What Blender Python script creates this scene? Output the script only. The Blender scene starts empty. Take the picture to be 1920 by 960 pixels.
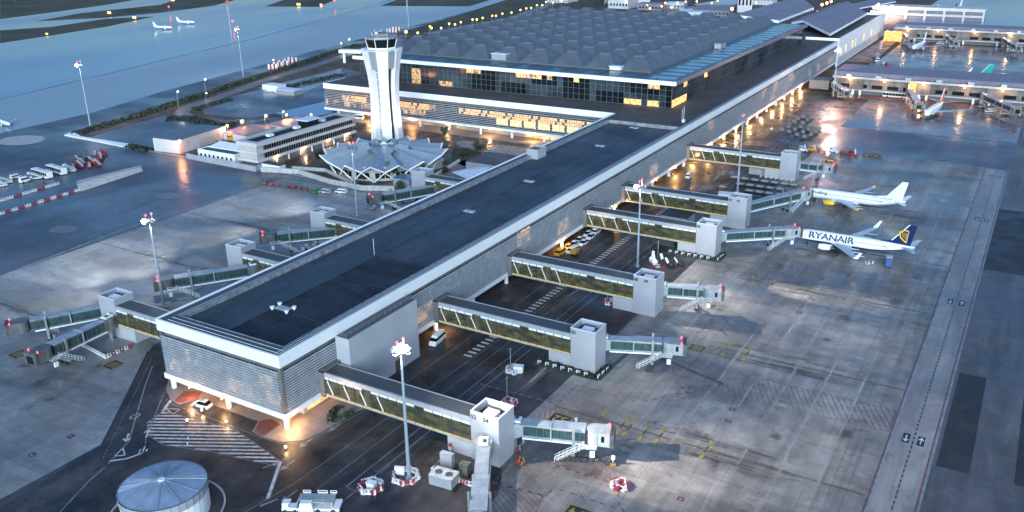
import bpy, math, random
import numpy as np
from mathutils import Vector, Matrix
random.seed(7)
R = math.radians
sc = bpy.context.scene
col = sc.collection

# ------------------------------------------------------------------ camera
CF, CP, CR, CY = 1664.529, 0.36773, -0.015444, 0.541797
CC = Vector((-120.848, -132.13, 107.562))
F_ = Vector((math.cos(CP)*math.cos(CY), math.cos(CP)*math.sin(CY), -math.sin(CP)))
r0 = Vector((math.sin(CY), -math.cos(CY), 0)); u0 = r0.cross(F_)
R_ = math.cos(CR)*r0 + math.sin(CR)*u0; U_ = -math.sin(CR)*r0 + math.cos(CR)*u0
cd = bpy.data.cameras.new('camera'); cam = bpy.data.objects.new('camera', cd); col.objects.link(cam)
cam.matrix_world = Matrix(((R_.x, U_.x, -F_.x, CC.x), (R_.y, U_.y, -F_.y, CC.y), (R_.z, U_.z, -F_.z, CC.z), (0, 0, 0, 1)))
cd.sensor_width = 36; cd.lens = CF/1920*36; cd.clip_start = 1; cd.clip_end = 9000
sc.camera = cam
def G(u, v, z=0.0):                       # the point of height z seen in the photograph's pixel (u, v)
    d = F_ + R_*((u-960)/CF) - U_*((v-480)/CF)
    return CC + d*((z-CC.z)/d.z)

# ------------------------------------------------------------------ light
SUN_EL, SUN_AZ = R(8), R(244)
w = bpy.data.worlds.new('World'); sc.world = w; w.use_nodes = True
nt = w.node_tree; nt.nodes.clear()
sky = nt.nodes.new('ShaderNodeTexSky'); sky.sky_type = 'NISHITA'; sky.sun_disc = False
sky.sun_elevation = SUN_EL; sky.sun_rotation = SUN_AZ; sky.ozone_density = 6; sky.air_density = 1.6; sky.dust_density = 0.6
bg = nt.nodes.new('ShaderNodeBackground'); bg.inputs['Strength'].default_value = 0.115
wo = nt.nodes.new('ShaderNodeOutputWorld')
tint = nt.nodes.new('ShaderNodeMix'); tint.data_type = 'RGBA'; tint.blend_type = 'MULTIPLY'; tint.inputs[0].default_value = 1
tint.inputs[7].default_value = (0.94, 0.96, 1.2, 1)
nt.links.new(sky.outputs[0], tint.inputs[6]); nt.links.new(tint.outputs[2], bg.inputs[0]); nt.links.new(bg.outputs[0], wo.inputs[0])
sl = bpy.data.lights.new('sun', 'SUN'); sl.energy = 2.8; sl.angle = R(50); sl.color = (0.74, 0.91, 1.0)
so = bpy.data.objects.new('sun', sl); col.objects.link(so)
sd = Vector((math.sin(SUN_AZ)*math.cos(R(14)), math.cos(SUN_AZ)*math.cos(R(14)), math.sin(R(14))))
so.rotation_euler = sd.to_track_quat('Z', 'Y').to_euler()
sc.view_settings.view_transform = 'Standard'; sc.view_settings.look = 'None'
sc.view_settings.gamma = 1; sc.view_settings.exposure = 1.12; sc.view_settings.use_curve_mapping = False
sc.cycles.use_light_tree = True; sc.cycles.max_bounces = 5; sc.cycles.glossy_bounces = 3; sc.cycles.diffuse_bounces = 2
sc.cycles.sample_clamp_indirect = 4; sc.cycles.sample_clamp_direct = 0
sc.cycles.caustics_reflective = False; sc.cycles.caustics_refractive = False
try: sc.cycles.use_denoising = True
except Exception: pass

# ------------------------------------------------------------------ materials
def mat(name, c, rough=0.5, metal=0.0, var=0.0, scale=0.2, c2=None, bump=0.0, emit=None, es=0.0, spec=0.5, dirt=None, rvar=0.0, rscale=None, detail=4, brick=None, stretch=(1, 1, 1)):
    m = bpy.data.materials.new(name); m.use_nodes = True
    n = m.node_tree.nodes; l = m.node_tree.links; b = n['Principled BSDF']
    b.inputs['Roughness'].default_value = rough; b.inputs['Metallic'].default_value = metal
    b.inputs['Specular IOR Level'].default_value = spec
    b.inputs['Base Color'].default_value = (*c, 1)
    tc = n.new('ShaderNodeTexCoord'); mp = n.new('ShaderNodeMapping'); mp.inputs['Scale'].default_value = stretch
    l.new(tc.outputs['Object'], mp.inputs[0]); cur = None
    if var or c2:
        nz = n.new('ShaderNodeTexNoise'); nz.inputs['Scale'].default_value = scale; nz.inputs['Detail'].default_value = detail; nz.inputs['Roughness'].default_value = 0.65
        l.new(mp.outputs[0], nz.inputs['Vector'])
        rp = n.new('ShaderNodeValToRGB'); rp.color_ramp.elements[0].position = 0.36; rp.color_ramp.elements[1].position = 0.64
        ca = tuple(x*(1-var) for x in c); cb = c2 if c2 else tuple(min(1, x*(1+var)) for x in c)
        rp.color_ramp.elements[0].color = (*ca, 1); rp.color_ramp.elements[1].color = (*cb, 1)
        l.new(nz.outputs[0], rp.inputs[0]); cur = rp.outputs[0]
    for dsc, dstr, dlo in (dirt or ()):      # stains: stretched noise that darkens
        m2 = n.new('ShaderNodeMapping'); m2.inputs['Scale'].default_value = dsc; l.new(tc.outputs['Object'], m2.inputs[0])
        dz = n.new('ShaderNodeTexNoise'); dz.inputs['Scale'].default_value = 1; dz.inputs['Detail'].default_value = 9; dz.inputs['Roughness'].default_value = .7; dz.inputs['Distortion'].default_value = .6
        l.new(m2.outputs[0], dz.inputs['Vector'])
        dm = n.new('ShaderNodeMapRange'); dm.inputs[1].default_value = .42; dm.inputs[2].default_value = .60; dm.inputs[3].default_value = dlo; dm.inputs[4].default_value = dstr
        l.new(dz.outputs[0], dm.inputs[0]); mm = n.new('ShaderNodeMix'); mm.data_type = 'RGBA'; mm.blend_type = 'MULTIPLY'; mm.inputs[0].default_value = 1
        l.new(cur, mm.inputs[6]); l.new(dm.outputs[0], mm.inputs[7]); cur = mm.outputs[2]
    if brick:                                # slab joints: (width, height, mortar, darkening)
        bt = n.new('ShaderNodeTexBrick'); bt.inputs['Scale'].default_value = 1; bt.offset = 0
        bt.inputs['Brick Width'].default_value = brick[0]; bt.inputs['Row Height'].default_value = brick[1]; bt.inputs['Mortar Size'].default_value = brick[2]
        bt.inputs['Color1'].default_value = (1, 1, 1, 1); bt.inputs['Color2'].default_value = (brick[4] if len(brick) > 4 else .9,)*3+(1,); bt.inputs['Mortar'].default_value = (brick[3],)*3+(1,)
        l.new(tc.outputs['Object'], bt.inputs['Vector'])
        mx = n.new('ShaderNodeMix'); mx.data_type = 'RGBA'; mx.blend_type = 'MULTIPLY'; mx.inputs[0].default_value = 1
        if cur is None:
            mx.inputs[6].default_value = (*c, 1)
        else: l.new(cur, mx.inputs[6])
        l.new(bt.outputs[0], mx.inputs[7]); cur = mx.outputs[2]
    if cur is not None: l.new(cur, b.inputs['Base Color'])
    if rvar:
        n2 = n.new('ShaderNodeTexNoise'); n2.inputs['Scale'].default_value = rscale or scale; n2.inputs['Detail'].default_value = 5
        l.new(mp.outputs[0], n2.inputs['Vector'])
        mr = n.new('ShaderNodeMapRange'); mr.inputs[1].default_value = 0.38; mr.inputs[2].default_value = 0.62
        mr.inputs[3].default_value = max(0.03, rough-rvar); mr.inputs[4].default_value = min(1, rough+rvar)
        l.new(n2.outputs[0], mr.inputs[0]); l.new(mr.outputs[0], b.inputs['Roughness'])
    if bump:
        n3 = n.new('ShaderNodeTexNoise'); n3.inputs['Scale'].default_value = 1.2; n3.inputs['Detail'].default_value = 3
        l.new(mp.outputs[0], n3.inputs['Vector'])
        bp = n.new('ShaderNodeBump'); bp.inputs['Strength'].default_value = bump; bp.inputs['Distance'].default_value = 0.1
        l.new(n3.outputs[0], bp.inputs['Height']); l.new(bp.outputs[0], b.inputs['Normal'])
    if emit:
        b.inputs['Emission Color'].default_value = (*emit, 1); b.inputs['Emission Strength'].default_value = es
    return m
def glow(name, c, s): return mat(name, (0.05, 0.05, 0.05), emit=c, es=s)
def lit_glass(name, c, s, scale, dark=0.1, stretch=(1, 1, 1)):      # windows of lit rooms: uneven light behind the panes
    m = mat(name, (0.03, 0.035, 0.03), rough=0.12)
    n = m.node_tree.nodes; l = m.node_tree.links; b = n['Principled BSDF']
    tc = n.new('ShaderNodeTexCoord'); mp = n.new('ShaderNodeMapping'); mp.inputs['Scale'].default_value = stretch
    nz = n.new('ShaderNodeTexNoise'); nz.inputs['Scale'].default_value = scale; nz.inputs['Detail'].default_value = 3
    l.new(tc.outputs['Object'], mp.inputs[0]); l.new(mp.outputs[0], nz.inputs['Vector'])
    mr = n.new('ShaderNodeMapRange'); mr.inputs[1].default_value = 0.38; mr.inputs[2].default_value = 0.68; mr.inputs[3].default_value = dark*s; mr.inputs[4].default_value = s
    l.new(nz.outputs[0], mr.inputs[0]); l.new(mr.outputs[0], b.inputs['Emission Strength'])
    b.inputs['Emission Color'].default_value = (*c, 1)
    return m

M = {}
M['apron'] = mat('wet_concrete', (0.32, 0.29, 0.265), 0.34, spec=.35, var=.22, scale=0.03, rvar=.2, rscale=0.06, bump=.12, detail=10, brick=(7.5, 7.5, .07, .6, .84), dirt=(((.05, .016, 1), 1.1, .62), ((.008, .13, 1), 1.15, .72), ((.25, .25, 1), 1.08, .82)))
M['apron_left'] = mat('wet_concrete_pale', (0.28, 0.275, 0.27), 0.36, spec=.32, var=.22, scale=0.03, rvar=.2, rscale=0.05, bump=.12, detail=10, brick=(7.5, 7.5, .07, .65, .86), dirt=(((.06, .015, 1), 1.1, .65), ((.3, .3, 1), 1.05, .85)))
M['asphalt'] = mat('wet_asphalt', (0.052, 0.047, 0.048), 0.42, spec=.3, var=.4, scale=0.06, rvar=.2, rscale=0.09, bump=.15, detail=9, dirt=(((.02, .12, 1), 1.3, .6), ((.3, .3, 1), 1.15, .8)))
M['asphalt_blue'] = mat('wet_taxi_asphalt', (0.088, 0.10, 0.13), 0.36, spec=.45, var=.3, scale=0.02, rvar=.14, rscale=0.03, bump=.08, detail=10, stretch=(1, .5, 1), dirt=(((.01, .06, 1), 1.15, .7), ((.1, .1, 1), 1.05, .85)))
M['asphalt_new'] = mat('newer_asphalt', (0.038, 0.038, 0.042), 0.45, spec=.2, var=.35, scale=0.12, rvar=.15, bump=.15, detail=8, brick=(8, 16, .1, .7, .85))
M['apron_wet'] = mat('soaked_apron', (0.17, 0.15, 0.165), 0.21, spec=.65, var=.25, scale=.03, rvar=.12, rscale=.05, bump=.1, detail=9, brick=(7.5, 7.5, .06, .7, .9), dirt=(((.05, .02, 1), 1.1, .7),))
M['asphalt_grey'] = mat('grey_taxi_asphalt', (0.11, 0.108, 0.115), .4, spec=.3, var=.25, scale=.03, rvar=.12, bump=.08, detail=10, dirt=(((.02, .15, 1), 1.12, .75), ((.2, .2, 1), 1.08, .85)))
M['lane'] = mat('taxi_lane_concrete', (0.27, 0.255, 0.25), 0.36, spec=.3, var=.18, scale=0.05, rvar=.16, bump=.1, detail=9, brick=(7.5, 4, .05, .75, .9), dirt=(((.03, .1, 1), 1.08, .75),))
M['taxi'] = mat('runway_apron_wet', (0.085, 0.17, 0.33), 0.16, spec=1.0, var=.2, scale=0.012, rvar=.06, rscale=.006, bump=.03, detail=8, stretch=(.6, 1.6, 1))  # blue of the reflected sky is put into the base colour
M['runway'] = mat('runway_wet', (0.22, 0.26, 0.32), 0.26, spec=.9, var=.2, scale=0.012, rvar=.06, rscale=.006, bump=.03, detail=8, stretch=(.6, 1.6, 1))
M['dirt'] = mat('verge_dirt', (0.085, 0.06, 0.045), .9, var=.5, scale=0.08, detail=8)
M['grass'] = mat('grass', (0.045, 0.06, 0.032), .95, var=.45, scale=0.02, c2=(0.085, 0.078, 0.05), detail=9)
M['road'] = mat('road_asphalt', (0.15, 0.125, 0.125), .5, var=.2, scale=.1, rvar=.15)
M['redroad'] = mat('red_service_road', (0.20, 0.07, 0.05), .35, var=.3, scale=.1, rvar=.15, bump=.1)
M['pave'] = mat('pavement', (0.26, 0.22, 0.21), .5, var=.2, scale=.3, rvar=.1, brick=(1.2, 1.2, .03, .8))
M['terrace'] = mat('terrace_tiles', (0.24, 0.15, 0.13), .5, var=.2, scale=.3, brick=(1, 1, .04, .8))
M['kerb'] = mat('kerb_stone', (0.42, 0.41, 0.40), .6, var=.2, scale=.8)
M['stain'] = mat('oil_stain', (0.115, 0.105, 0.105), .3, var=.4, scale=.3)
def smudge_mat(name, c, a, sc_, rough=.4):
    m = bpy.data.materials.new(name); m.use_nodes = True; n = m.node_tree.nodes; l = m.node_tree.links; b = n['Principled BSDF']
    b.inputs['Base Color'].default_value = (*c, 1); b.inputs['Roughness'].default_value = rough; b.inputs['Specular IOR Level'].default_value = .3
    tc = n.new('ShaderNodeTexCoord'); sp = n.new('ShaderNodeSeparateXYZ'); l.new(tc.outputs['Generated'], sp.inputs[0]); prev = None
    for k in range(2):                       # fades out towards the edges of the mark
        v = n.new('ShaderNodeMath'); v.operation = 'PINGPONG'; v.inputs[1].default_value = .5; l.new(sp.outputs[k], v.inputs[0])
        r_ = n.new('ShaderNodeMapRange'); r_.interpolation_type = 'SMOOTHSTEP'; r_.inputs[1].default_value = 0; r_.inputs[2].default_value = .42; l.new(v.outputs[0], r_.inputs[0])
        if prev is None: prev = r_.outputs[0]
        else:
            q = n.new('ShaderNodeMath'); q.operation = 'MULTIPLY'; l.new(prev, q.inputs[0]); l.new(r_.outputs[0], q.inputs[1]); prev = q.outputs[0]
    mp = n.new('ShaderNodeMapping'); mp.inputs['Scale'].default_value = sc_; l.new(tc.outputs['Object'], mp.inputs[0])
    nz = n.new('ShaderNodeTexNoise'); nz.inputs['Scale'].default_value = 1; nz.inputs['Detail'].default_value = 10; nz.inputs['Roughness'].default_value = .72; l.new(mp.outputs[0], nz.inputs['Vector'])
    mr = n.new('ShaderNodeMapRange'); mr.inputs[1].default_value = .44; mr.inputs[2].default_value = .6; mr.inputs[4].default_value = a; l.new(nz.outputs[0], mr.inputs[0])
    q = n.new('ShaderNodeMath'); q.operation = 'MULTIPLY'; l.new(prev, q.inputs[0]); l.new(mr.outputs[0], q.inputs[1]); l.new(q.outputs[0], b.inputs['Alpha']); return m
M['rubber_marks'] = smudge_mat('rubber_marks', (0.06, 0.053, 0.05), .65, (.9, .07, 1))
M['oil_marks'] = smudge_mat('oil_marks', (0.075, 0.062, 0.055), .6, (.16, .16, 1), .24)
M['pale_scuff'] = smudge_mat('pale_scuff', (0.50, 0.48, 0.44), .75, (.08, .9, 1))
M['pale_patch'] = smudge_mat('pale_patch', (0.45, 0.43, 0.39), .7, (.3, .12, 1))
M['wpaint'] = mat('white_paint', (0.48, 0.49, 0.50), .45, var=.35, scale=.8)
M['wpaint_f'] = mat('faded_white_paint', (0.22, 0.225, 0.24), .45, var=.35, scale=.5)
M['rpaint'] = mat('red_paint', (0.15, 0.055, 0.06), .45, var=.35, scale=.5)
M['ypaint'] = mat('yellow_paint', (0.30, 0.22, 0.05), .45, var=.4, scale=.8)
M['bpaint'] = mat('black_paint', (0.02, 0.022, 0.025), .4, var=.3, scale=1)
M['white'] = mat('white_cladding', (0.87, 0.93, 0.97), .45, var=.04, scale=.15, brick=(6, 6, .03, .85, .97))
M['whiteb'] = mat('white_beam', (0.78, 0.80, 0.83), .5, var=.1, scale=.3)
M['louvre'] = mat('louvre_metal', (0.50, 0.54, 0.59), .38, .35, var=.14, scale=.4)
M['gridglass'] = mat('louvre_glass', (0.05, 0.055, 0.065), .2, .1, var=.3, scale=.3)  # dark panes behind the louvres
M['roof_lo'] = mat('roof_membrane', (0.046, 0.056, 0.070), .50, spec=.3, var=.25, scale=.05, rvar=.12, bump=.1, detail=9, dirt=(((.03, .1, 1), 1.2, .75), ((.4, .4, 1), 1.1, .85)), brick=(30, 1.1, .03, .82, .94))
M['roof_dk'] = mat('roof_membrane_dark', (0.022, 0.024, 0.032), .6, spec=.25, var=.45, scale=.12, dirt=(((.2, .06, 1), 1.4, .6),), rvar=.15, bump=.2, detail=9)
M['roof_gr'] = mat('roof_ledge', (0.075, 0.078, 0.085), .5, spec=.3, var=.2, scale=.12, rvar=.12, detail=7, brick=(12, 12, .05, .8))
M['roof_br'] = mat('roof_gravel', (0.085, 0.078, 0.08), .7, spec=.25, var=.22, scale=.1, detail=9)
M['zinc'] = mat('zinc_upstand', (0.30, 0.33, 0.36), .4, .3, var=.35, scale=.6, detail=8)
M['edge'] = mat('edge_rail', (0.72, 0.76, 0.82), .35, .2)
M['panel'] = mat('grey_panel', (0.43, 0.45, 0.50), .42, .15, var=.05, scale=.2, brick=(2.3, 2.3, .02, .86, .97))
M['panel2'] = mat('grey_wall_panel', (0.36, 0.38, 0.42), .45, .1, var=.1, scale=.2, brick=(2, 2, .02, .85, .96))
M['frame'] = mat('dark_frame', (0.16, 0.16, 0.165), .5, .2, var=.1, scale=.3)
M['fascia'] = mat('grey_fascia', (0.40, 0.43, 0.46), .4, .3, var=.1, scale=.4)
M['wwglass'] = lit_glass('walkway_glass', (0.50, 0.47, 0.14), .10, .6, .05, (1, .8, 1.6))
M['blueglass'] = mat('tunnel_glass', (0.03, 0.07, 0.075), .12, var=.3, scale=.4)
M['dglass'] = mat('dark_glass', (0.008, 0.012, 0.016), .2, spec=.22, var=.5, scale=.1)
M['cabglass'] = mat('cab_glass', (0.006, 0.012, 0.012), .25, spec=.15)
M['hglass'] = mat('hall_glass', (0.035, 0.05, 0.06), .1, var=.7, scale=.05, brick=(2.6, 2.6, .04, .8, .95))
M['hall_roof'] = mat('hall_roof_sheet', (0.125, 0.145, 0.17), .42, .25, var=.12, scale=.1)
M['hall_flat'] = mat('hall_flat_roof', (0.06, 0.10, 0.13), .32, .1, var=.25, scale=.08, rvar=.12)
M['hall_sky'] = mat('skylight_glass', (0.14, 0.24, 0.34), .18, .2, var=.2, scale=.2)
M['brownface'] = mat('bronze_wall', (0.10, 0.075, 0.085), .3, .3, var=.4, scale=.15)
M['tower'] = mat('tower_white', (0.82, 0.81, 0.84), .5, var=.04, scale=.2)
M['towergrey'] = mat('tower_grey_panel', (0.30, 0.32, 0.36), .4, .2, brick=(3, 3.4, .06, 1.5, .97))  # grey panels between the ribs
M['starroof'] = mat('star_roof_zinc', (0.35, 0.41, 0.47), .38, .35, var=.08, scale=.3, brick=(.8, 50, .03, .85))
M['mauve'] = mat('mauve_roof', (0.235, 0.205, 0.245), .55, var=.1, scale=.1, brick=(60, 1.4, .05, .9))
M['beige'] = mat('beige_wall', (0.45, 0.43, 0.40), .6, var=.1, scale=.3)
M['brownwall'] = mat('brownish_wall', (0.16, 0.145, 0.14), .5, var=.5, scale=.12, detail=8, brick=(6, 3, .1, .5, .7))
M['cream'] = mat('cream_wall', (0.52, 0.51, 0.52), .6, var=.08, scale=.2)
M['win_warm'] = lit_glass('warm_window', (1.0, 0.56, 0.19), 1.8, 1.8, .06)
M['win_yel'] = lit_glass('yellow_window', (1.0, 0.76, 0.30), 2.0, 1.8, .15)
M['win_or'] = lit_glass('orange_window', (1.0, 0.42, 0.12), 1.6, .8, .35)
M['win_dim'] = lit_glass('dim_window', (1.0, 0.60, 0.30), .8, .6, .1)
M['lampw'] = glow('lamp_white', (0.95, 0.97, 1.0), 60)
M['lampp'] = glow('lamp_pinkish', (1.0, 0.78, 0.72), 40)
M['lampo'] = glow('lamp_sodium', (1.0, 0.36, 0.09), 7)
M['lampy'] = glow('lamp_yellow', (1.0, 0.58, 0.10), 3.2)
M['lampr'] = glow('lamp_red', (1.0, 0.05, 0.06), 4)
M['strip'] = glow('floor_light', (1.0, 0.80, 0.25), .32)
M['headl'] = glow('lamp_small', (1.0, 0.9, 0.7), 6)
M['mast'] = mat('galvanised_mast', (0.36, 0.44, 0.52), .4, .4, var=.1, scale=.5)
M['steel'] = mat('steel', (0.33, 0.35, 0.36), .4, .5, var=.2, scale=.6)
M['dsteel'] = mat('dark_steel', (0.08, 0.085, 0.09), .5, .3, var=.2, scale=.8)
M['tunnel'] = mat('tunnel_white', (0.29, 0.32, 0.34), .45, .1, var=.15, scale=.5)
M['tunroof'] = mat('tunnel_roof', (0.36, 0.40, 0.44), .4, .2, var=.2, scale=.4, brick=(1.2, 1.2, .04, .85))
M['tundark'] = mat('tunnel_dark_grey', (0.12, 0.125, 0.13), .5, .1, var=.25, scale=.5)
M['wmetal'] = mat('white_metal', (0.78, 0.80, 0.82), .4, var=.08, scale=.6)
M['rubber'] = mat('rubber', (0.018, 0.018, 0.02), .7)
M['carw'] = mat('white_car_paint', (0.75, 0.77, 0.78), .25, var=.03, scale=1)
M['cary'] = mat('yellow_car_paint', (0.65, 0.30, 0.03), .35, var=.1, scale=1)
M['carr'] = mat('red_car_paint', (0.28, 0.035, 0.03), .35, var=.2, scale=1)
M['carb'] = mat('blue_car_paint', (0.03, 0.09, 0.28), .35, var=.1, scale=1)
M['card'] = mat('dark_car_paint', (0.02, 0.02, 0.024), .3)
M['carg'] = mat('green_car_paint', (0.06, 0.22, 0.09), .3)
M['cartg'] = mat('cart_grey', (0.13, 0.14, 0.14), .5, .3, var=.3, scale=1)
M['cartl'] = mat('cart_light', (0.42, 0.45, 0.46), .5, .2, var=.3, scale=1)
M['bred'] = mat('barrier_red', (0.30, 0.035, 0.045), .4, var=.1, scale=2)
M['bwht'] = mat('barrier_white', (0.62, 0.62, 0.64), .4, var=.1, scale=2)
M['navy'] = mat('navy_paint', (0.008, 0.018, 0.10), .25)
M['planew'] = mat('aircraft_white', (0.80, 0.82, 0.84), .28)
M['planeg'] = mat('aircraft_grey', (0.48, 0.56, 0.62), .35, .1)
M['planey'] = mat('aircraft_yellow', (0.75, 0.50, 0.02), .3)
M['planeo'] = mat('aircraft_orange', (0.75, 0.16, 0.03), .3)
M['planet'] = mat('aircraft_teal', (0.02, 0.36, 0.30), .3)
M['tarp'] = mat('tarpaulin_black', (0.02, 0.022, 0.028), .45, var=.3, scale=1)
M['leaf'] = mat('leaves', (0.05, 0.075, 0.035), .7, var=.5, scale=1.2)
M['leafd'] = mat('dark_leaves', (0.03, 0.04, 0.024), .8, var=.6, scale=.6)
M['bark'] = mat('bark', (0.10, 0.075, 0.05), .9, var=.3, scale=2)
M['hatch_grass'] = mat('ditch_grating', (0.05, 0.07, 0.065), .5, var=.5, scale=1)
M['canopy'] = mat('canopy_fabric', (0.66, 0.73, 0.82), .5, var=.05, scale=.3)
M['tanks'] = mat('tank_roof', (0.30, 0.37, 0.48), .45, .15, var=.12, scale=.4)

# ------------------------------------------------------------------ builders
class MB:
    def __init__(s): s.v = []; s.f = []; s.m = []
    def poly(s, pts, mi=0):
        b = len(s.v); s.v += [tuple(p) for p in pts]; s.f.append(tuple(range(b, b+len(pts)))); s.m.append(mi); return s
    def box(s, x0, x1, y0, y1, z0, z1, mi=0):
        b = len(s.v); s.v += [(x0, y0, z0), (x1, y0, z0), (x1, y1, z0), (x0, y1, z0), (x0, y0, z1), (x1, y0, z1), (x1, y1, z1), (x0, y1, z1)]
        for q in ((0, 3, 2, 1), (4, 5, 6, 7), (0, 1, 5, 4), (1, 2, 6, 5), (2, 3, 7, 6), (3, 0, 4, 7)): s.f.append(tuple(b+i for i in q)); s.m.append(mi)
        return s
    def hexa(s, lo, hi, mi=0):            # two quads (bottom ring, top ring)
        n = len(lo); b = len(s.v); s.v += [tuple(p) for p in lo]+[tuple(p) for p in hi]
        s.f.append(tuple(b+i for i in range(n))[::-1]); s.f.append(tuple(b+n+i for i in range(n))); s.m += [mi, mi]
        for i in range(n):
            j = (i+1) % n; s.f.append((b+i, b+j, b+n+j, b+n+i)); s.m.append(mi)
        return s
    def prism(s, pts, z0, z1, mi=0): return s.hexa([(p[0], p[1], z0) for p in pts], [(p[0], p[1], z1) for p in pts], mi)
    def cyl(s, x, y, z0, z1, r, r2=None, n=12, mi=0):
        r2 = r if r2 is None else r2
        a = [2*math.pi*i/n for i in range(n)]
        return s.hexa([(x+r*math.cos(t), y+r*math.sin(t), z0) for t in a], [(x+r2*math.cos(t), y+r2*math.sin(t), z1) for t in a], mi)
    def tube(s, p, q, r, r2=None, n=6, mi=0):
        p = Vector(p); q = Vector(q); d = (q-p).normalized(); r2 = r if r2 is None else r2
        a = d.orthogonal().normalized(); c = d.cross(a)
        return s.hexa([p+(a*math.cos(t)+c*math.sin(t))*r for t in [2*math.pi*i/n for i in range(n)]], [q+(a*math.cos(t)+c*math.sin(t))*r2 for t in [2*math.pi*i/n for i in range(n)]], mi)
    def sphere(s, x, y, z, r, n=10, k=6, mi=0, sz=1):
        rings = []
        for i in range(1, k):
            th = math.pi*i/k; rings.append([(x+r*math.sin(th)*math.cos(2*math.pi*j/n), y+r*math.sin(th)*math.sin(2*math.pi*j/n), z+r*sz*math.cos(th)) for j in range(n)])
        return s.loft([[(x, y, z+r*sz)]*n]+rings+[[(x, y, z-r*sz)]*n], mi)
    def loft(s, rings, mi=0, close=True):
        b = len(s.v); n = len(rings[0])
        for r in rings: s.v += [tuple(p) for p in r]
        for i in range(len(rings)-1):
            for j in range(n if close else n-1):
                k = (j+1) % n; s.f.append((b+i*n+j, b+i*n+k, b+(i+1)*n+k, b+(i+1)*n+j)); s.m.append(mi(i, j) if callable(mi) else mi)
        return s
    def line(s, pts, w, z, mi=0, dash=None, gap=None):      # flat strip along a polyline on the ground
        for a, c in zip(pts[:-1], pts[1:]):
            a = Vector((a[0], a[1])); c = Vector((c[0], c[1])); L = (c-a).length; d = (c-a)/L; nn = Vector((-d.y, d.x))*w/2
            t = 0
            while t < L-1e-6:
                e = min(L, t+(dash or L)); p = a+d*t; q = a+d*e
                s.poly([(p.x-nn.x, p.y-nn.y, z), (q.x-nn.x, q.y-nn.y, z), (q.x+nn.x, q.y+nn.y, z), (p.x+nn.x, p.y+nn.y, z)], mi)
                t = e+(gap or 0)
                if not dash: break
        return s
    def each(s, name, mats, parent=None):   # one object for every separate piece
        comp = list(range(len(s.v)))
        def fd(a):
            while comp[a] != a: comp[a] = comp[comp[a]]; a = comp[a]
            return a
        for f in s.f:
            for q in f[1:]: comp[fd(q)] = fd(f[0])
        gr = {}
        for f, mi in zip(s.f, s.m): gr.setdefault(fd(f[0]), []).append((f, mi))
        out = []
        for fs in gr.values():
            b = MB(); ix = {}
            for f, mi in fs:
                for q in f:
                    if q not in ix: ix[q] = len(b.v); b.v.append(s.v[q])
                b.f.append(tuple(ix[q] for q in f)); b.m.append(mi)
            out.append(b.obj(name, mats, parent))
        return out
    def mesh(s, name, mats):
        me = bpy.data.meshes.new(name); me.from_pydata(s.v, [], s.f)
        if not isinstance(mats, (list, tuple)): mats = [mats]
        for m in mats: me.materials.append(M[m] if isinstance(m, str) else m)
        if len(mats) > 1: me.polygons.foreach_set('material_index', s.m)
        me.validate(); me.update(); return me
    def obj(s, name, mats, parent=None, smooth=False, loc=None, rotz=0):
        me = s.mesh(name, mats)
        if smooth: me.polygons.foreach_set('use_smooth', [True]*len(me.polygons))
        o = bpy.data.objects.new(name, me); col.objects.link(o)
        if parent: o.parent = parent
        if loc is not None: o.location = loc
        if rotz: o.rotation_euler.z = rotz
        return o
def tag(o, label=None, cat=None, group=None, kind=None):
    if label: o['label'] = label
    if cat: o['category'] = cat
    if group: o['group'] = group
    if kind: o['kind'] = kind
    return o
def thing(name, loc=(0, 0, 0), rz=0, label=None, cat=None, group=None):
    o = bpy.data.objects.new(name, None); col.objects.link(o); o.location = loc; o.rotation_euler.z = rz; o.empty_display_size = 1
    return tag(o, label, cat, group)
def kids(o): return [c for c in bpy.data.objects if c.parent is o]
CH = {}
def dup(src, loc, rz=0, label=None, group=None, scale=None):
    if src.name not in CH: CH[src.name] = [(c, kids(c)) for c in kids(src)]
    r = src.copy(); col.objects.link(r); r.location = loc; r.rotation_euler.z = rz
    if label: r['label'] = label
    if group: r['group'] = group
    if scale: r.scale = scale
    for c, sub in CH[src.name]:
        d = c.copy(); col.objects.link(d); d.parent = r
        for g in sub:
            e = g.copy(); col.objects.link(e); e.parent = d
    return r
def place(src, used, loc, rz, label, group, scale=None):
    if src.name in used:
        return dup(src, loc, rz, label, group, scale)
    used.add(src.name); kids_now = kids(src); CH[src.name] = [(c, kids(c)) for c in kids_now]
    src.location = loc; src.rotation_euler.z = rz; tag(src, label, None, group)
    if scale: src.scale = scale
    return src
USED = set()
def struct(mb, name, mats): return tag(mb.obj(name, mats), kind='structure')
def text(name, s, size, ex, m, parent, mw, align='CENTER', sx=1.0):
    c = bpy.data.curves.new(name, 'FONT'); c.body = s; c.size = size; c.extrude = ex; c.align_x = align; c.align_y = 'CENTER'; c.offset = size*0.022
    t = bpy.data.objects.new(name, c); col.objects.link(t)
    dg = bpy.context.evaluated_depsgraph_get(); me = bpy.data.meshes.new_from_object(t.evaluated_get(dg))
    bpy.data.objects.remove(t); me.materials.clear(); me.materials.append(M[m])
    o = bpy.data.objects.new(name, me); col.objects.link(o)
    if parent: o.parent = parent
    o.matrix_basis = mw @ Matrix.Diagonal((sx, 1, 1, 1)); return o
def basis(loc, xdir, ydir):
    x = Vector(xdir).normalized(); y = Vector(ydir).normalized(); z = x.cross(y)
    return Matrix(((x.x, y.x, z.x, loc[0]), (x.y, y.y, z.y, loc[1]), (x.z, y.z, z.z, loc[2]), (0, 0, 0, 1)))
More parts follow.
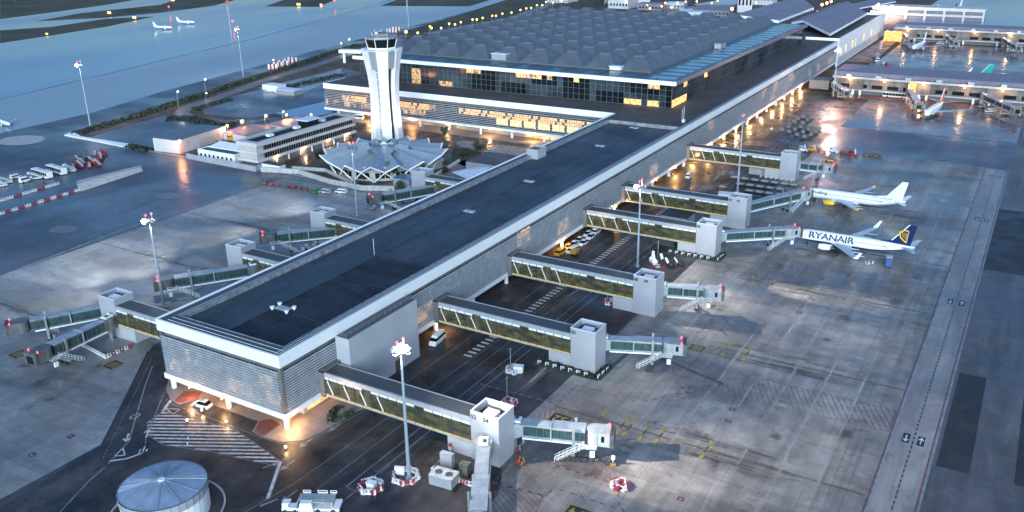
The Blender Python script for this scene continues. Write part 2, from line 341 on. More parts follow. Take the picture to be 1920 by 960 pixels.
def light(kind, loc, e, c, size=.4, parent=None, to=None, spot=None):
    L = bpy.data.lights.new('lamp_light', kind); L.energy = e; L.color = c
    if kind == 'AREA': L.size = size
    else: L.shadow_soft_size = size
    if spot: L.spot_size = R(spot); L.spot_blend = .8
    o = bpy.data.objects.new('lamp_light', L); col.objects.link(o); o.location = loc
    if to is not None: o.rotation_euler = (Vector(loc)-Vector(to)).to_track_quat('Z', 'Y').to_euler()
    if parent: o.parent = parent
    return o
ORD = ['first', 'second', 'third', 'fourth', 'fifth', 'sixth', 'seventh', 'eighth', 'ninth', 'tenth', 'eleventh', 'twelfth', 'thirteenth', 'fourteenth', 'fifteenth', 'sixteenth',
       'seventeenth', 'eighteenth', 'nineteenth', 'twentieth', 'twenty-first', 'twenty-second', 'twenty-third', 'twenty-fourth', 'twenty-fifth', 'twenty-sixth']

# ------------------------------------------------------------------ ground, roads, aprons
def gp(*L): return [tuple(G(u, v)[:2]) for u, v in L]
def sheet(name, pts, z, m): return struct(MB().poly([(p[0], p[1], z) for p in pts]), name, m)
def rect(x0, x1, y0, y1): return [(x0, y0), (x1, y0), (x1, y1), (x0, y1)]
sheet('ground', rect(-1500, 6000, -3500, 5000), 0, 'dirt')
lim = [G(0, 250), G(167, 213), G(300, 173), G(480, 125), G(600, 92), G(800, 42), G(930, 8)]
edge = [(-400, 100), (157, 100), (158, 315), (347, 367), (438, 387), (636, 433), (830, 480), (1100, 545), (1500, 640)]
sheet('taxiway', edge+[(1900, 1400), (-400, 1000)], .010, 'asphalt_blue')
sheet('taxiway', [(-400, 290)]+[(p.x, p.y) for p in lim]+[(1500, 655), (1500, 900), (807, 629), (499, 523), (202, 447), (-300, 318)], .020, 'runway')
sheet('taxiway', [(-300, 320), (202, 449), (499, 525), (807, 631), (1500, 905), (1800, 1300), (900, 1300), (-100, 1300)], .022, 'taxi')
for q in ([(0, 57), (100, 50), (200, 35), (290, 31), (200, 50), (100, 66), (0, 81)], [(67, 40), (150, 25), (300, 9), (345, -6), (462, -6), (400, 11), (300, 24), (200, 33)],
          [(0, 36), (100, 23), (200, 9), (285, -6), (0, -6)], [(497, 12), (597, 13), (640, -5), (545, -5)], [(713, 11), (880, 12), (925, -2), (760, -6)]):
    sheet('grass_field', gp(*q), .032, 'grass')
sheet('grass_field', gp((760, 62), (880, 22), (960, -4), (1030, -4), (1010, 22), (900, 45), (800, 66)), .03, 'grass')
sheet('landside_ground', [(157, 40), (262, 40), (262, 230), (240, 262), (200, 262), (157, 262)], .02, 'asphalt')
sheet('car_park', gp((172, 256), (243, 277), (300, 286), (430, 262), (452, 230), (398, 224), (335, 222), (310, 216)), .03, 'asphalt_blue')
sheet('car_park', gp((372, 203), (430, 182), (520, 160), (640, 128), (700, 140), (620, 205), (600, 190), (500, 216), (470, 222), (385, 214)), .034, 'asphalt_blue')
sheet('car_park', gp((483, 165), (560, 148), (640, 128), (640, 142), (560, 178), (520, 180)), .04, 'apron_left')
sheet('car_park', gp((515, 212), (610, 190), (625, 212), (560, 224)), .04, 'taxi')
struct(MB().line(gp((760, 66), (700, 85), (600, 120), (500, 150), (400, 186), (352, 200), (340, 211), (352, 221), (400, 226), (470, 232)), 9, .05), 'access_road', 'road')
struct(MB().line(gp((1060, -4), (1030, 8), (1000, 20), (960, 34), (800, 64)), 14, .045), 'access_road', 'road')
struct(MB().prism(gp((121, 254), (137, 247), (152, 257), (242, 271), (240, 278)), 0, .5), 'kerb', 'white')
struct(MB().line(gp((137, 249), (260, 213), (400, 168), (480, 143)), 3.2, .06), 'kerb', 'kerb')
struct(MB().line(gp((240, 277), (480, 316), (560, 330), (760, 366)), 1.2, .12), 'kerb', 'kerb')
# left apron and right apron
sheet('apron', [(-400, -600), (365, -600), (365, 40), (157, 40), (157, 150), (-400, 160)], .014, 'asphalt_blue')
sheet('apron', [(-300, 35.5), (-24, 32.4), (6, 57), (14, 63), (152, 63), (152, 149), (-300, 149)], .024, 'apron_left')
sheet('service_road', [(-300, -45), (4, -53), (11, -49.5), (18, -43.5), (455, -43.5), (455, 40), (262, 40), (152, 62.8), (14, 62.8), (6, 56.8), (-24, 32.2), (-300, 35.3)], .026, 'asphalt')
sheet('apron', [(-300, -116.6), (312, -116.6), (318, -43.7), (18, -43.7), (11, -49.7), (4, -53.2), (-300, -53.2)], .028, 'apron')
sheet('taxiway', rect(-300, 455, -600, -126.0), .0245, 'asphalt_grey'); sheet('taxi_lane', rect(-300, 311, -125.4, -116.8), .030, 'lane')
sheet('apron', rect(366, 447, -400, -24), .022, 'apron_wet')
sheet('apron', rect(478, 716, -400, -22), .024, 'apron_wet')
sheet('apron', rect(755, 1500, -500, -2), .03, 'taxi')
sheet('service_road', rect(447, 457, -330, -22), .034, 'redroad')
sheet('service_road', [(592, -1), (740, -5), (740, -16), (592, -20)], .034, 'redroad')
sheet('apron_patch', [(102.2, -126.6), (102.5, -132.6), (57, -132.8), (56.7, -126.6)], .036, 'asphalt_new')
sheet('apron_patch', rect(57.3, 103.5, -170, -140.8), .036, 'asphalt_new')
sheet('apron_patch', rect(180, 250, -150, -125.6), .034, 'asphalt_new')
for i, (u, v, a, b) in enumerate([(95, 668, 7, 4), (1235, 690, 4, 3), (1560, 470, 6, 4)]):
    g = G(u, v); k = 14
    sheet('stain', [(g.x+a*math.cos(t)*(1+.25*math.sin(3*t+i)), g.y+b*math.sin(t)*(1+.25*math.cos(2*t+i))) for t in [6.283*j/k for j in range(k)]], .038+.001*i, 'stain')
rs = random.Random(21); zz = .0400
def smudge(name, x, y, sx, sy, m):
    global zz
    zz += .0001; sheet(name, rect(x-sx/2, x+sx/2, y-sy/2, y+sy/2), zz, m)
for x in (0.5, 39.2, 86.5, 136, 177, 227): smudge('tyre_marks', x-3, -88, 5, 52, 'rubber_marks'); smudge('tyre_marks', x+3.4, -86, 4, 50, 'rubber_marks'); smudge('tyre_marks', x, -92, 2.4, 44, 'rubber_marks')
for x in (10, 59, 98): smudge('tyre_marks', x, 112, 6, 60, 'rubber_marks')
for (x, y, a, b) in ((31, -68, 8, 6), (44, -80, 6, 9), (36, -86, 5, 4), (60, -72, 9, 7), (80, -66, 7, 6), (92, -80, 9, 5), (112, -62, 8, 8), (168, -76, 12, 9), (178, -80, 9, 6), (150, -70, 10, 8), (215, -72, 9, 8), (228, -74, 8, 6), (20, -66, 8, 6), (5, -82, 8, 6), (72, -58, 9, 8), (-12, 70, 12, 10), (0, 64, 10, 8), (20, 74, 10, 8), (30, 80, 10, 6), (-20, 60, 12, 9), (48, 72, 9, 7), (90, 78, 9, 7), (52, -95, 7, 4), (60, -108, 6, 4), (190, -95, 10, 6), (120, -95, 12, 5), (250, -90, 12, 8)): smudge('oil_stain', x, y, a, b, 'oil_marks')
for k in range(16): smudge('oil_stain', rs.uniform(0, 280), rs.uniform(-112, -60), rs.uniform(3, 9), rs.uniform(3, 8), 'oil_marks')
for y in (-76, -84, -91, -99, -107): smudge('pale_joint', rs.uniform(60, 90), y, 150, 1.3, 'pale_scuff'); smudge('pale_joint', rs.uniform(180, 220), y+rs.uniform(-1, 1), 120, 1.0, 'pale_scuff')
for (x, y, a, b) in ((28, -98, 14, 12), (40, -102, 16, 14), (90, -92, 12, 20), (66, -96, 10, 26), (131, -82, 9, 16), (60, -60, 8, 8), (46, -90, 6, 20), (60, 118, 24, 20), (90, 110, 20, 18)): smudge('pale_patch', x, y, a, b, 'pale_patch')
for k in range(10): smudge('tyre_marks', rs.uniform(0, 300), rs.uniform(-38, -12), rs.uniform(20, 50), rs.uniform(1.5, 4), 'pale_scuff' if k % 2 else 'oil_marks')
# pavement under the pier's end and terraces by the tower
pv = [(30, 46), (6, 46), (-.4, 40), (-3.6, 34.5), (-3.8, 31), (0, 29), (0, 9), (-3.9, 7), (-4.2, 2.2), (-3.7, -2), (-.8, -5.7), (3.3, -6.7), (14, -8), (22, -9.5), (24, -8), (24, 2), (30, 2)]
struct(MB().prism(pv, 0, .14), 'pavement', 'pave')
sheet('pavement_paint', [(-3.2, 33.6), (-3.5, 31.2), (0.1, 29.2), (3, 31), (1, 35)], .146, 'rpaint')
sheet('pavement_paint', [(0.2, 8.8), (-3.7, 6.6), (-3.8, 3.4), (1.5, 3.5), (2.2, 7)], .146, 'rpaint')
struct(MB().prism(rect(255.5, 285, 40.5, 222), 0, .14), 'pavement', 'pave')
sheet('terrace', gp((790, 352), (812, 325), (862, 302), (900, 296), (930, 312), (850, 345)), .05, 'terrace')
sheet('terrace', gp((700, 350), (790, 330), (800, 350), (735, 372)), .05, 'terrace')
sheet('green_bed', gp((560, 322), (600, 290), (625, 300), (655, 330), (620, 342)), .05, 'grass')
sheet('green_bed', gp((845, 300), (850, 275), (900, 285), (895, 300), (870, 312)), .05, 'grass')

# ------------------------------------------------------------------ painted markings
Z = .045
wl = MB(); fl = MB(); rl = MB(); yl = MB(); bl = MB()
# taxi lane
for y in (-116.9, -125.6): fl.line([(-200, y), (311, y)], .34, Z)
rl.line([(-200, -125.1), (311, -125.1)], .3, Z); rl.line([(-200, -116.4), (311, -116.4)], .25, Z)
bl.line([(-200, -121.2), (311, -121.2)], .3, Z); fl.line([(-200, -121.2), (311, -121.2)], .26, Z+.004, dash=1.0, gap=1.0)
def arrow(mb, x, y, s, d, z=Z+.008, L=1.0):   # arrow along x
    mb.line([(x-d*1.6*L, y), (x+d*1.2*L, y)], .36*s, z)
    mb.poly([(x+d*1.9*L, y, z+.001), (x+d*.6*L, y+.75*s, z+.001), (x+d*.3*L, y+.55*s, z+.001), (x+d*1.1*L, y, z+.001), (x+d*.3*L, y-.55*s, z+.001), (x+d*.6*L, y-.75*s, z+.001)])
for x in (64.8, 147.9, 233.6, 298):
    for y, d in ((-119.7, -1), (-122.7, 1)):
        bl.box(x-2.0, x+2.0, y-.72, y+.72, Z, Z+.004); arrow(wl, x, y, .8, d, L=.85)
# stand lead-in lines with stop bars
def leadin(x, y0, y1, bars):
    bl.line([(x-.0, y0), (x, y1)], .5, Z); yl.line([(x, y0), (x, y1)], .16, Z+.004)
    for y in bars:
        yl.line([(x-3.2, y), (x+3.2, y)], .5, Z+.008); bl.line([(x-1.3, y), (x+1.3, y)], .3, Z+.012)
        for e in (-3.2, 3.2): yl.box(x+e-.7, x+e+.7, y-.45, y+.45, Z+.005, Z+.009)
leadin(39.2, -47, -116, (-58.4, -64.0, -65.8, -69.5, -73.1, -83.6))
leadin(86.5, -68, -116, (-70.5, -72.6, -78)); leadin(136, -60, -116, (-64, -66, -71)); leadin(0.5, -60, -116, ())
leadin(177, -60, -116, (-64,)); leadin(227, -56, -116, (-62,))
for x0, y0 in ((59, 76), (98, 78), (10, 76)): bl.line([(x0, 95), (x0, 149)], .35, Z)
# red hatched safety zones
def hatch(poly, mb, w, step, ang, z=Z, outline=None):
    P = [Vector(p) for p in poly]; d = Vector((math.cos(ang), math.sin(ang))); n = Vector((-d.y, d.x))
    if outline: (outline).line(poly+[poly[0]], w, z)
    lo = min(p.dot(n) for p in P); hi = max(p.dot(n) for p in P); t = lo+step/2
    while t < hi:
        xs = []
        for a, b in zip(P, P[1:]+P[:1]):
            ta, tb = a.dot(n)-t, b.dot(n)-t
            if ta*tb < 0: xs.append((a+(b-a)*(ta/(ta-tb))).dot(d))
        xs.sort()
        for a, b in zip(xs[::2], xs[1::2]): mb.line([tuple(d*a+n*t), tuple(d*b+n*t)], w, z)
        t += step
hatch([(68.2, -78.3), (75.8, -86.5), (75.7, -116), (65.4, -116), (63.7, -82.3)], rl, .16, 1.25, R(25), outline=rl)
hatch([(77.2, -69.0), (68.1, -78.1), (66, -66), (70, -64)], rl, .16, 1.25, R(115), outline=rl)
hatch([(21.1, -56.5), (25.3, -65.1), (18.6, -71.3), (17.9, -57)], rl, .16, 1.0, R(60), outline=rl)
hatch([(14.7, -49.1), (6.5, -50), (8, -61), (0, -63), (-12, -60), (-12, -54)], rl, .16, 1.1, R(60), outline=rl)
hatch([(39.5, -47.2), (33, -44), (26, -46), (26, -50), (36, -52)], rl, .14, 1.2, R(25))
# restraint lines: red line with white dashes
for P in ([(17.8, -50.6), (18.3, -72.6), (17.0, -73.8), (14.1, -73.9), (11.0, -77.0), (2, -84)], [(6.3, -47.8), (8.0, -61.5), (11.2, -61.8), (11.3, -75.8), (4, -80)],
          [(39.5, -25.9), (40.2, -47.0), (50.7, -47.0), (50.4, -63.5), (67.9, -77.7)], [(99.5, -46), (91, -62), (99.7, -64.5)], [(106.4, -65.0), (99.2, -70.6), (93, -63)],
          [(137, -45), (137, -60), (146, -62)], [(88, -46.5), (88, -44), (58, -44)]):
    rl.line(P, .36, Z); fl.line(P, .28, Z+.004, dash=1.2, gap=1.0)
rl.line([(21.1, -56.5), (25.3, -65.1), (19.5, -73)], .2, Z)
# red square inspection covers
for i, (x, y) in enumerate([(20.2, -85.0), (57.9, -83.3), (52.5, -84.1), (58.0, -89.6), (72.3, -85.7), (105.6, -76.5), (105.0, -93.9), (143.8, -76.4), (147.5, -83.2), (119.0, -83.3), (153.5, -91.4), (-34.1, 41.9), (-25.3, 41.2), (130.6, -84.0), (60, 95), (98, 92), (62, 110)]):
    s = .95 if i < 14 else 1.3
    fl.box(x-s, x+s, y-s*1.05, y+s*1.05, Z, Z+.004); rl.box(x-s*.8, x+s*.8, y-s*.85, y+s*.85, Z+.004, Z+.008); fl.cyl(x, y, Z+.008, Z+.012, s*.35)
# service road lines, right side
for y in (-25.0, -27.6): fl.line([(-9.3 if y > -26 else -14, y), (430, y)], .22, Z)
bl.line([(-30, -28.9), (430, -28.9)], .5, Z)
fl.line([(-60, -8), (-13, -15.1), (60, -17.2), (430, -18)], .16, Z); fl.line([(-14, -20.5), (430, -20.5)], .14, Z)
fl.line([(-9.3, -25), (-9.3, -29)], .18, Z); fl.line([(30, -9.6), (70, -9.6), (240, -9.6)], .15, Z)
for a, b in ((50, 66), (80, 106), (121, 160), (176, 196)):
    x = a
    while x < b: wl.box(x, x+.95, -16.3, -13.9, Z, Z+.004); x += 2.1
# zebra-hatched island at the pier's end
zp = [(-7.8, 32), (-5.2, 10.8), (-9.3, -7), (-11, -7), (-14, 8.8), (-17.3, 20), (-16.5, 26), (-13, 31)]
hatch(zp, wl, .62, 1.35, R(118), z=Z); fl.line(zp+[zp[0]], .2, Z)
for P in ([(-9.3, -7), (-20, -14)], [(-3.6, 34.5), (-7.8, 32)]): wl.line(P, .7, Z+.004)
fl.line([(-4.5, 34), (-4.5, 2), (-4, -2.5), (-1, -6.3), (3.3, -7.2), (22, -10.2)], .18, Z)
# left service road
bl.line([(11, 61), (-23.9, 32.1)], .5, Z); fl.line([(9, 57), (-27.5, 27)], .14, Z, dash=.8, gap=.6)
fl.line([(6, 53), (-2, 45.8), (-20.2, 28), (-28, 24.5)], .28, Z); fl.line([(9, 45), (-3, 38), (-17.5, 25.7), (-19, 24)], .22, Z)
fl.line([(-29, 24), (-34, 22.5), (-44, 18), (-60, 8)], .25, Z); wl.line([(-27.3, 25.1), (-24.8, 22.6), (-22, 21.5)], .55, Z+.004)
hatch([(-22, 22.3), (-19, 24.6), (-20.5, 21.2), (-23.5, 21.7)], wl, .3, .7, R(40), z=Z+.002)
for (x, y, s, d) in ((-19.3, 29.7, 1, -1), (-16.0, 27.1, 1, 1)):
    a = MB(); arrow(a, 0, 0, 1.2, d, 0)
    ang = R(42); ca, sa = math.cos(ang), math.sin(ang)
    for f in a.f: wl.poly([(x+a.v[i][0]*ca-a.v[i][1]*sa, y+a.v[i][0]*sa+a.v[i][1]*ca, Z+.006+a.v[i][2]) for i in f])
def tri(x, y, s, ang):
    P = [(x+s*math.cos(ang+t), y+s*math.sin(ang+t)) for t in (0, 2.5, 3.78)]; wl.line(P+[P[0]], .3, Z+.004)
tri(-23.8, 25.8, 1.7, R(42)); tri(-6.5, 30.5, 1.9, R(95))
def ring(x, y, a, b, w_, mb=wl):
    P = [(x+a*math.cos(t), y+b*math.sin(t)) for t in [6.2832*j/16 for j in range(17)]]; mb.line(P, w_, Z+.004)
ring(-12.6, 35.8, 1.3, .7, .2); ring(24, -25.5, 1.6, .6, .18)
for (u, v, d) in ((630, 800, 1), (575, 830, -1), (540, 872, -1), (543, 930, -1), (510, 870, 0), (507, 940, 0)):
    g = G(u, v)
    if d: arrow(fl, g.x, g.y, 1.1, -1, Z+.006, 1.3)
    else: fl.line([(g.x-2.2, g.y+.6), (g.x+1.2, g.y-.7)], .45, Z)
# left taxiway markings
for a, b in (((240, 278), (560, 352)), ((430, 300), (640, 345))): fl.line(gp(a, b), .5, Z, dash=1.6, gap=1.4)
fl.line(gp((0, 518), (240, 427), (480, 353)), .7, Z)
for u, v in ((118, 430), (313, 367), (40, 263)):
    g = G(u, v); k = 5.5 if v > 300 else 13; yl_ = MB().poly([(g.x+k*.8*math.cos(t), g.y+k*math.sin(t), Z) for t in [6.283*j/18 for j in range(18)]]); struct(yl_, 'worn_paint', 'kerb' if v < 300 else 'stain')
# crossings under the wing
hatch(gp((853, 268), (872, 263), (897, 268), (901, 274), (888, 280), (866, 276)), wl, .9, 2.0, R(-60)); hatch(gp((905, 284), (932, 270), (998, 280), (975, 298), (955, 290)), wl, .9, 2.0, R(-60))
for mb, n, m in ((wl, 'white_markings', 'wpaint'), (fl, 'faded_markings', 'wpaint_f'), (rl, 'red_markings', 'rpaint'), (yl, 'yellow_markings', 'ypaint'), (bl, 'black_markings', 'bpaint')): struct(mb, n, m)
# stand number boards painted on the ground
def padnum(s, x, y, a, hx, hy, size):
    t = thing('stand_number', (x, y, .06), a, f'black ground panel with yellow numeral {s} ' + ('behind the first jet bridge' if s == '52' else 'cut by the bottom edge') if s else 'worn black ground panel with yellow border', 'ground marking')
    MB().box(-hx, hx, -hy, hy, 0, .012).obj('panel', 'bpaint', t)
    b = MB()
    for q in ((-hx, hx, -hy, -hy+.25), (-hx, hx, hy-.25, hy), (-hx, -hx+.25, -hy+.26, hy-.26), (hx-.25, hx, -hy+.26, hy-.26)): b.box(*q, .014, .02)
    b.obj('border', 'ypaint', t)
    if s: text('numeral', s, size, .004, 'ypaint', t, Matrix.Translation((0, 0, .024)))
    return t
padnum('52', 34.8, -50.6, R(90), 2.5, 2.1, 3.6); padnum('54', 6.0, -69.5, R(90), 2.6, 2.2, 3.8); 
for u, v, r in ((1307, 653, 90), (212, 684, 0), (35, 664, 0)):
    g = G(u, v); t = padnum('', g.x, g.y, R(r), 2.2, 2.0, 2)
    t['label'] = {1307: 'worn black ground panel with yellow border right of the second jet bridge', 212: 'black ground panel with yellow border beside the barriers left of the pier corner', 35: 'black ground panel with yellow border at the left edge beyond the dark jet bridge'}[u]
    b = MB()
    for k in range(3): b.box(-1.3, 1.3, -1.2+k*.9, -.75+k*.9, .014, .02)
    b.obj('worn_numeral', 'ypaint', t)

# ------------------------------------------------------------------ pier and wing
W = 40.0; HT = 18.84; HF = 15.95; XP = 560.0; XW = 261.3; YW = 223.0
def louvre_wall(parent, p0, p1, z0, z1, out, name='louvre_screen', pitch=.66, depth=.40):
    p0 = Vector((*p0, 0)); p1 = Vector((*p1, 0)); o = Vector((*out, 0)); b = MB(); z = z0
    while z < z1-.1:
        a = [p0+o*depth, p1+o*depth, p1+o*.05, p0+o*.05]
        b.hexa([(a[0].x, a[0].y, z), (a[1].x, a[1].y, z), (a[2].x, a[2].y, z+.16), (a[3].x, a[3].y, z+.16)], [(a[0].x, a[0].y, z+.10), (a[1].x, a[1].y, z+.10), (a[2].x, a[2].y, z+.24), (a[3].x, a[3].y, z+.24)])
        z += pitch
    return b.obj(name, 'louvre', parent)
def window_grid(parent, p0, p1, z0, z1, out, cw, rows, fn, name='glazing'):
    # one mesh of panes between mullions; fn(i, j) -> material slot
    p0 = Vector((*p0, 0)); p1 = Vector((*p1, 0)); L = (p1-p0).length; d = (p1-p0)/L; o = Vector((*out, 0)); n = max(1, int(L/cw)); cw = L/n; rh = (z1-z0)/rows
    b = MB(); fr = MB()
    for i in range(n):
        for j in range(rows):
            a = p0+d*(i*cw+.1)+o*.02; c = p0+d*((i+1)*cw-.1)+o*.02; za = z0+j*rh+.06; zb = z0+(j+1)*rh-.06
            b.poly([(a.x, a.y, za), (c.x, c.y, za), (c.x, c.y, zb), (a.x, a.y, zb)], fn(i/n, j, i))
    q = p0-o*.1; r = p1-o*.1
    fr.hexa([(q.x, q.y, z0), (r.x, r.y, z0), (p1.x, p1.y, z0), (p0.x, p0.y, z0)], [(q.x, q.y, z1), (r.x, r.y, z1), (p1.x, p1.y, z1), (p0.x, p0.y, z1)])
    g = b.obj(name, ['gridglass', 'win_warm', 'win_yel', 'win_dim', 'dglass', 'win_or', 'hglass'], parent); fr.obj('frame', 'frame', g); return g
pier = thing('terminal_pier', (0, 0, 0), 0, 'long flat-roofed terminal pier with louvred walls and white roof band on columns', 'terminal')
# fascia band
b = MB(); t = .5
b.box(0, XP, 0, t, HF, HT); b.box(0, t, t+.002, W-t-.002, HF, HT); b.box(0, XW, W-t, W, HF, HT)
b.obj('fascia_band', 'white', pier)
wf = MB().box(XW, XW+t, W+.002, YW, HF, HT).box(XW, 281, YW-t, YW, HF, HT-.003).obj('fascia_band', 'white', pier)
# roof ledge with shallow recess
RX0, RX1, RY0, RY1, ZR = 4.2, 247.5, 2.6, 36.2, 17.3
b = MB(); zl = HT-.12
b.box(.5, RX0, .5, W-.5, zl-.3, zl); b.box(RX0, XP-1, .5, RY0, zl-.3, zl); b.box(RX0, RX1, RY1+.8, W-.5, zl-.3, zl)
b.obj('roof_ledge', 'roof_gr', pier)
b = MB(); b.box(RX1, 286, RY0, W-.5, zl-.3, zl+.004).box(XW+.5, 286, W-.45, YW-.5, zl-.3, zl+.004).box(286, XP-1, RY0, 26, zl-.3, zl+.004).box(286, 300, 200, YW-.5, zl-.3, zl+.004).obj('gravel_roof', 'roof_br', pier)
b = MB(); b.box(RX0, 61.5, RY0, 22.3, ZR-.2, ZR).obj('dark_membrane', 'roof_dk', pier)
b = MB(); b.box(61.5, RX1, RY0, 22.3, ZR-.2, ZR+.003).box(RX0, RX1, 22.3, RY1, ZR-.2, ZR+.09).obj('membrane', 'roof_lo', pier)
b = MB(); b.box(RX0-.1, RX0+.12, RY0, RY1, ZR, HT+.02); b.box(RX0, RX1, RY1, RY1+.9, ZR, HT-.25); b.box(RX1-.12, RX1+.1, RY0, RY1, ZR, HT+.04); b.box(RX0, RX1, RY0-.12, RY0+.1, ZR, HT+.02)
b.obj('upstand', 'zinc', pier)
b = MB(); b.box(0.02, XW, W-.18, W+.06, HT+.002, HT+.2); b.box(RX0, RX1, RY1+.9, RY1+1.05, HT-.3, HT-.08)
for y in (.9, 1.7): b.box(.9, XP-2, y, y+.09, HT+.0, HT+.1)
for x in (1.2, 2.6): b.box(x, x+.08, 1.2, W-3, HT, HT+.1)
b.obj('edge_rail', 'edge', pier)
b = MB()
for y in (9.5, 16.5, 29): b.box(6, 246, y, y+.06, ZR+.1, ZR+.16)
for x in range(20, 240, 24): b.box(x, x+.06, 3.2, 22, ZR+.1, ZR+.16).box(x+9, x+9.06, 22.5, 35.5, ZR+.12, ZR+.18)
b.obj('lightning_cable', 'dsteel', pier)
b = MB()
for x in range(12, 246, 18): b.cyl(x, 22.0+(x % 4)*.1, ZR, ZR+.22, .28, n=8).cyl(x+7, 34.6, ZR+.09, ZR+.3, .22, n=8)
b.each('roof_drain', 'rubber', pier)
# upper gap band, corner posts, wall behind louvres
b = MB(); b.box(1.0, XP, 1.0, 1.4, 4.4, HF); b.box(1.0, 1.4, 1.42, W-1.0, 4.4, HF); b.box(1.42, XW+1, W-1.4, W-1.0, 4.4, HF); b.box(XW+1, XW+1.4, W-1, YW-1, 4.4, HF).box(XW+1.4, 281, YW-1.4, YW-1, 4.4, HF)
b.obj('wall', 'frame', pier)
b = MB(); b.box(.1, .95, .1, .95, 4.4, HF); b.box(.25, .8, W-.8, W-.25, 4.4, HF)
b.each('corner_post', 'frame', pier)
def clump(seed, dens):                # rooms are lit in groups
    rr = random.Random(seed); tab = [rr.random() < dens for _ in range(400)]; return lambda i: tab[(i//3) % 400] and rr.random() < .85
c1 = clump(3, .30); c2_ = clump(5, .05); c3 = clump(8, .85); c4 = clump(12, .45)
window_grid(pier, (.98, W-1), (.98, 1), 5, 14.6, (-1, 0), 1.35, 5, lambda f, j, i: 3 if c1(i+j//2*40) else 0)
window_grid(pier, (1, .98), (XP, .98), 5, 14.6, (0, -1), 2.7, 4, lambda f, j, i: 3 if c2_(i+j//2*40) else 0)
window_grid(pier, (XW+.98, YW-1), (XW+.98, W), 5, 14.6, (-1, 0), 1.35, 6, lambda f, j, i: (1 if (.10 < f < .16 or .22 < f < .40 or .50 < f < .98) and (i*73+j*37) % 11 > 1 else (3 if f < .45 and c4(i) else 0)) if j in (3, 4) else ((2 if .62 < f < .92 and i % 6 else (3 if f < .4 and c4(i+50) else 0)) if j in (1, 2) else 0))
louvre_wall(pier, (.3, W-.9), (.3, .98), 4.5, 14.9, (-1, 0)); louvre_wall(pier, (.98, .3), (XP-1, .3), 4.5, 14.9, (0, -1)); louvre_wall(pier, (XW+.4, YW-.4), (XW+.4, W+.1), 4.5, 14.9, (-1, 0), pitch=.95, depth=.2)
# white lower beam and soffit
b = MB(); b.box(0, XP, -.1, .9, 3.05, 4.4); b.box(-.1, .9, .92, W+.1, 3.05, 4.4); b.box(.92, XW, W-.9, W+.1, 3.05, 4.4); b.box(XW-.1, XW+.9, W+.12, YW, 3.75, 4.9); b.box(XW+.9, 281, YW-.9, YW, 3.75, 4.9)
b.obj('lower_beam', 'whiteb', pier)
b = MB(); b.box(.9, XP, .9, W-.9, 3.3, 3.6).box(XW+.9, 290, W, YW-1, 4.0, 4.3).obj('soffit', 'beige', pier)
cols_ = [(1.1, 1.1), (1.1, 19.5), (1.1, W-1.3)] + [(x, 1.2) for x in (59, 78, 97, 115.5, 134, 158, 177, 196, 215, 234, 252, 271, 290, 309, 328, 347, 366, 385, 404, 423, 442, 461)] + [(XW+2, y) for y in (60, 79, 98, 117, 137, 156, 176, 196, 214)]
for i, (x, y) in enumerate(cols_): MB().cyl(x, y, .1, 3.9, .62, n=14).obj('column', 'whiteb', pier, smooth=False)
# ground floor rooms
b = MB(); b.box(7.5, 8, 2, W-2, .1, 3.4); b.box(8, 44, 2.0, 2.5, .1, 3.4); b.box(44, XP, 7, 7.5, .1, 3.4); b.box(8, XW, W-4, W-3.5, .1, 3.4); b.box(268, 268.5, W, YW-3, .1, 4.2)
b.obj('ground_floor_wall', 'beige', pier)
window_grid(pier, (7.4, 36), (7.4, 3), .5, 3.0, (-1, 0), 1.4, 1, lambda f, j, i: 4 if .32 < f < .42 or .54 < f < .57 or .78 < f < .8 else (1 if i % 7 else 5), 'shopfront')
window_grid(pier, (8.4, 1.9), (20, 1.9), .5, 3.0, (0, -1), 2.4, 1, lambda f, j, i: 5, 'shopfront')
window_grid(pier, (267.9, 93), (267.9, 41), .4, 3.7, (-1, 0), 1.4, 1, lambda f, j, i: 2 if i % 6 and c3(i) else 5, 'shopfront')
window_grid(pier, (120, 6.9), (XP, 6.9), .4, 2.9, (0, -1), 4, 1, lambda f, j, i: 1 if (i % 4 == 1 or f > .72) else 4, 'shopfront')
def soffit_lamp(x, y, z, e, c, glowm, s=.22):
    MB().cyl(x, y, z-.12, z, s, n=8).obj('soffit_lamp', glowm, pier)
    light('POINT', (x, y, z-.5), e, c, .3, parent=pier)
OR = (1.0, .52, .2)
for x, y, e in ((3.2, .3, 500), (-.4, 20, 450), (-.4, 31, 300), (59, -.3, 900), (132, -.3, 1100), (176, -.3, 900), (216, -.3, 900)): soffit_lamp(x, y, 3.0, e, OR, 'lampo')
for x in range(238, 460, 22): soffit_lamp(x, -.3, 3.0, 2600, (1.0, .55, .2), 'lampo', .16)
for y in (55, 84, 110, 137, 160, 190): soffit_lamp(XW-.5, y, 3.7, 1300, OR, 'lampo')
# rooftop pieces standing on the pier
def rt(name, mb, m, label, cat, group=None): o = mb.obj(name, m); return tag(o, label, cat, group)
for i, (x, y) in enumerate(((107.8, 21.4), (147.1, 21.4), (206.1, 21.3), (243, 22))):
    t = thing('roof_hatch', (x, y, ZR), 0, ['pair of pale smoke hatches on the pier roof, nearest pair of four', 'pair of pale smoke hatches on the pier roof, second nearest pair', 'pair of pale smoke hatches on the pier roof beyond the parapet box', 'pair of pale smoke hatches on the pier roof at its far rim'][i], 'roof hatch', 'smoke hatches on the pier roof')
    for k in (-1, 1): MB().box(-.9, .9, k*1.05-.85, k*1.05+.85, 0, .35).obj('hatch_lid', 'panel', t)
t = thing('roof_ventilator', (21.4, 19.6, ZR), 0, 'flat pale roof unit with four round white fans on the dark membrane', 'ventilator')
MB().box(-.9, .9, -2, 2, .1, .5).obj('plinth', 'fascia', t)
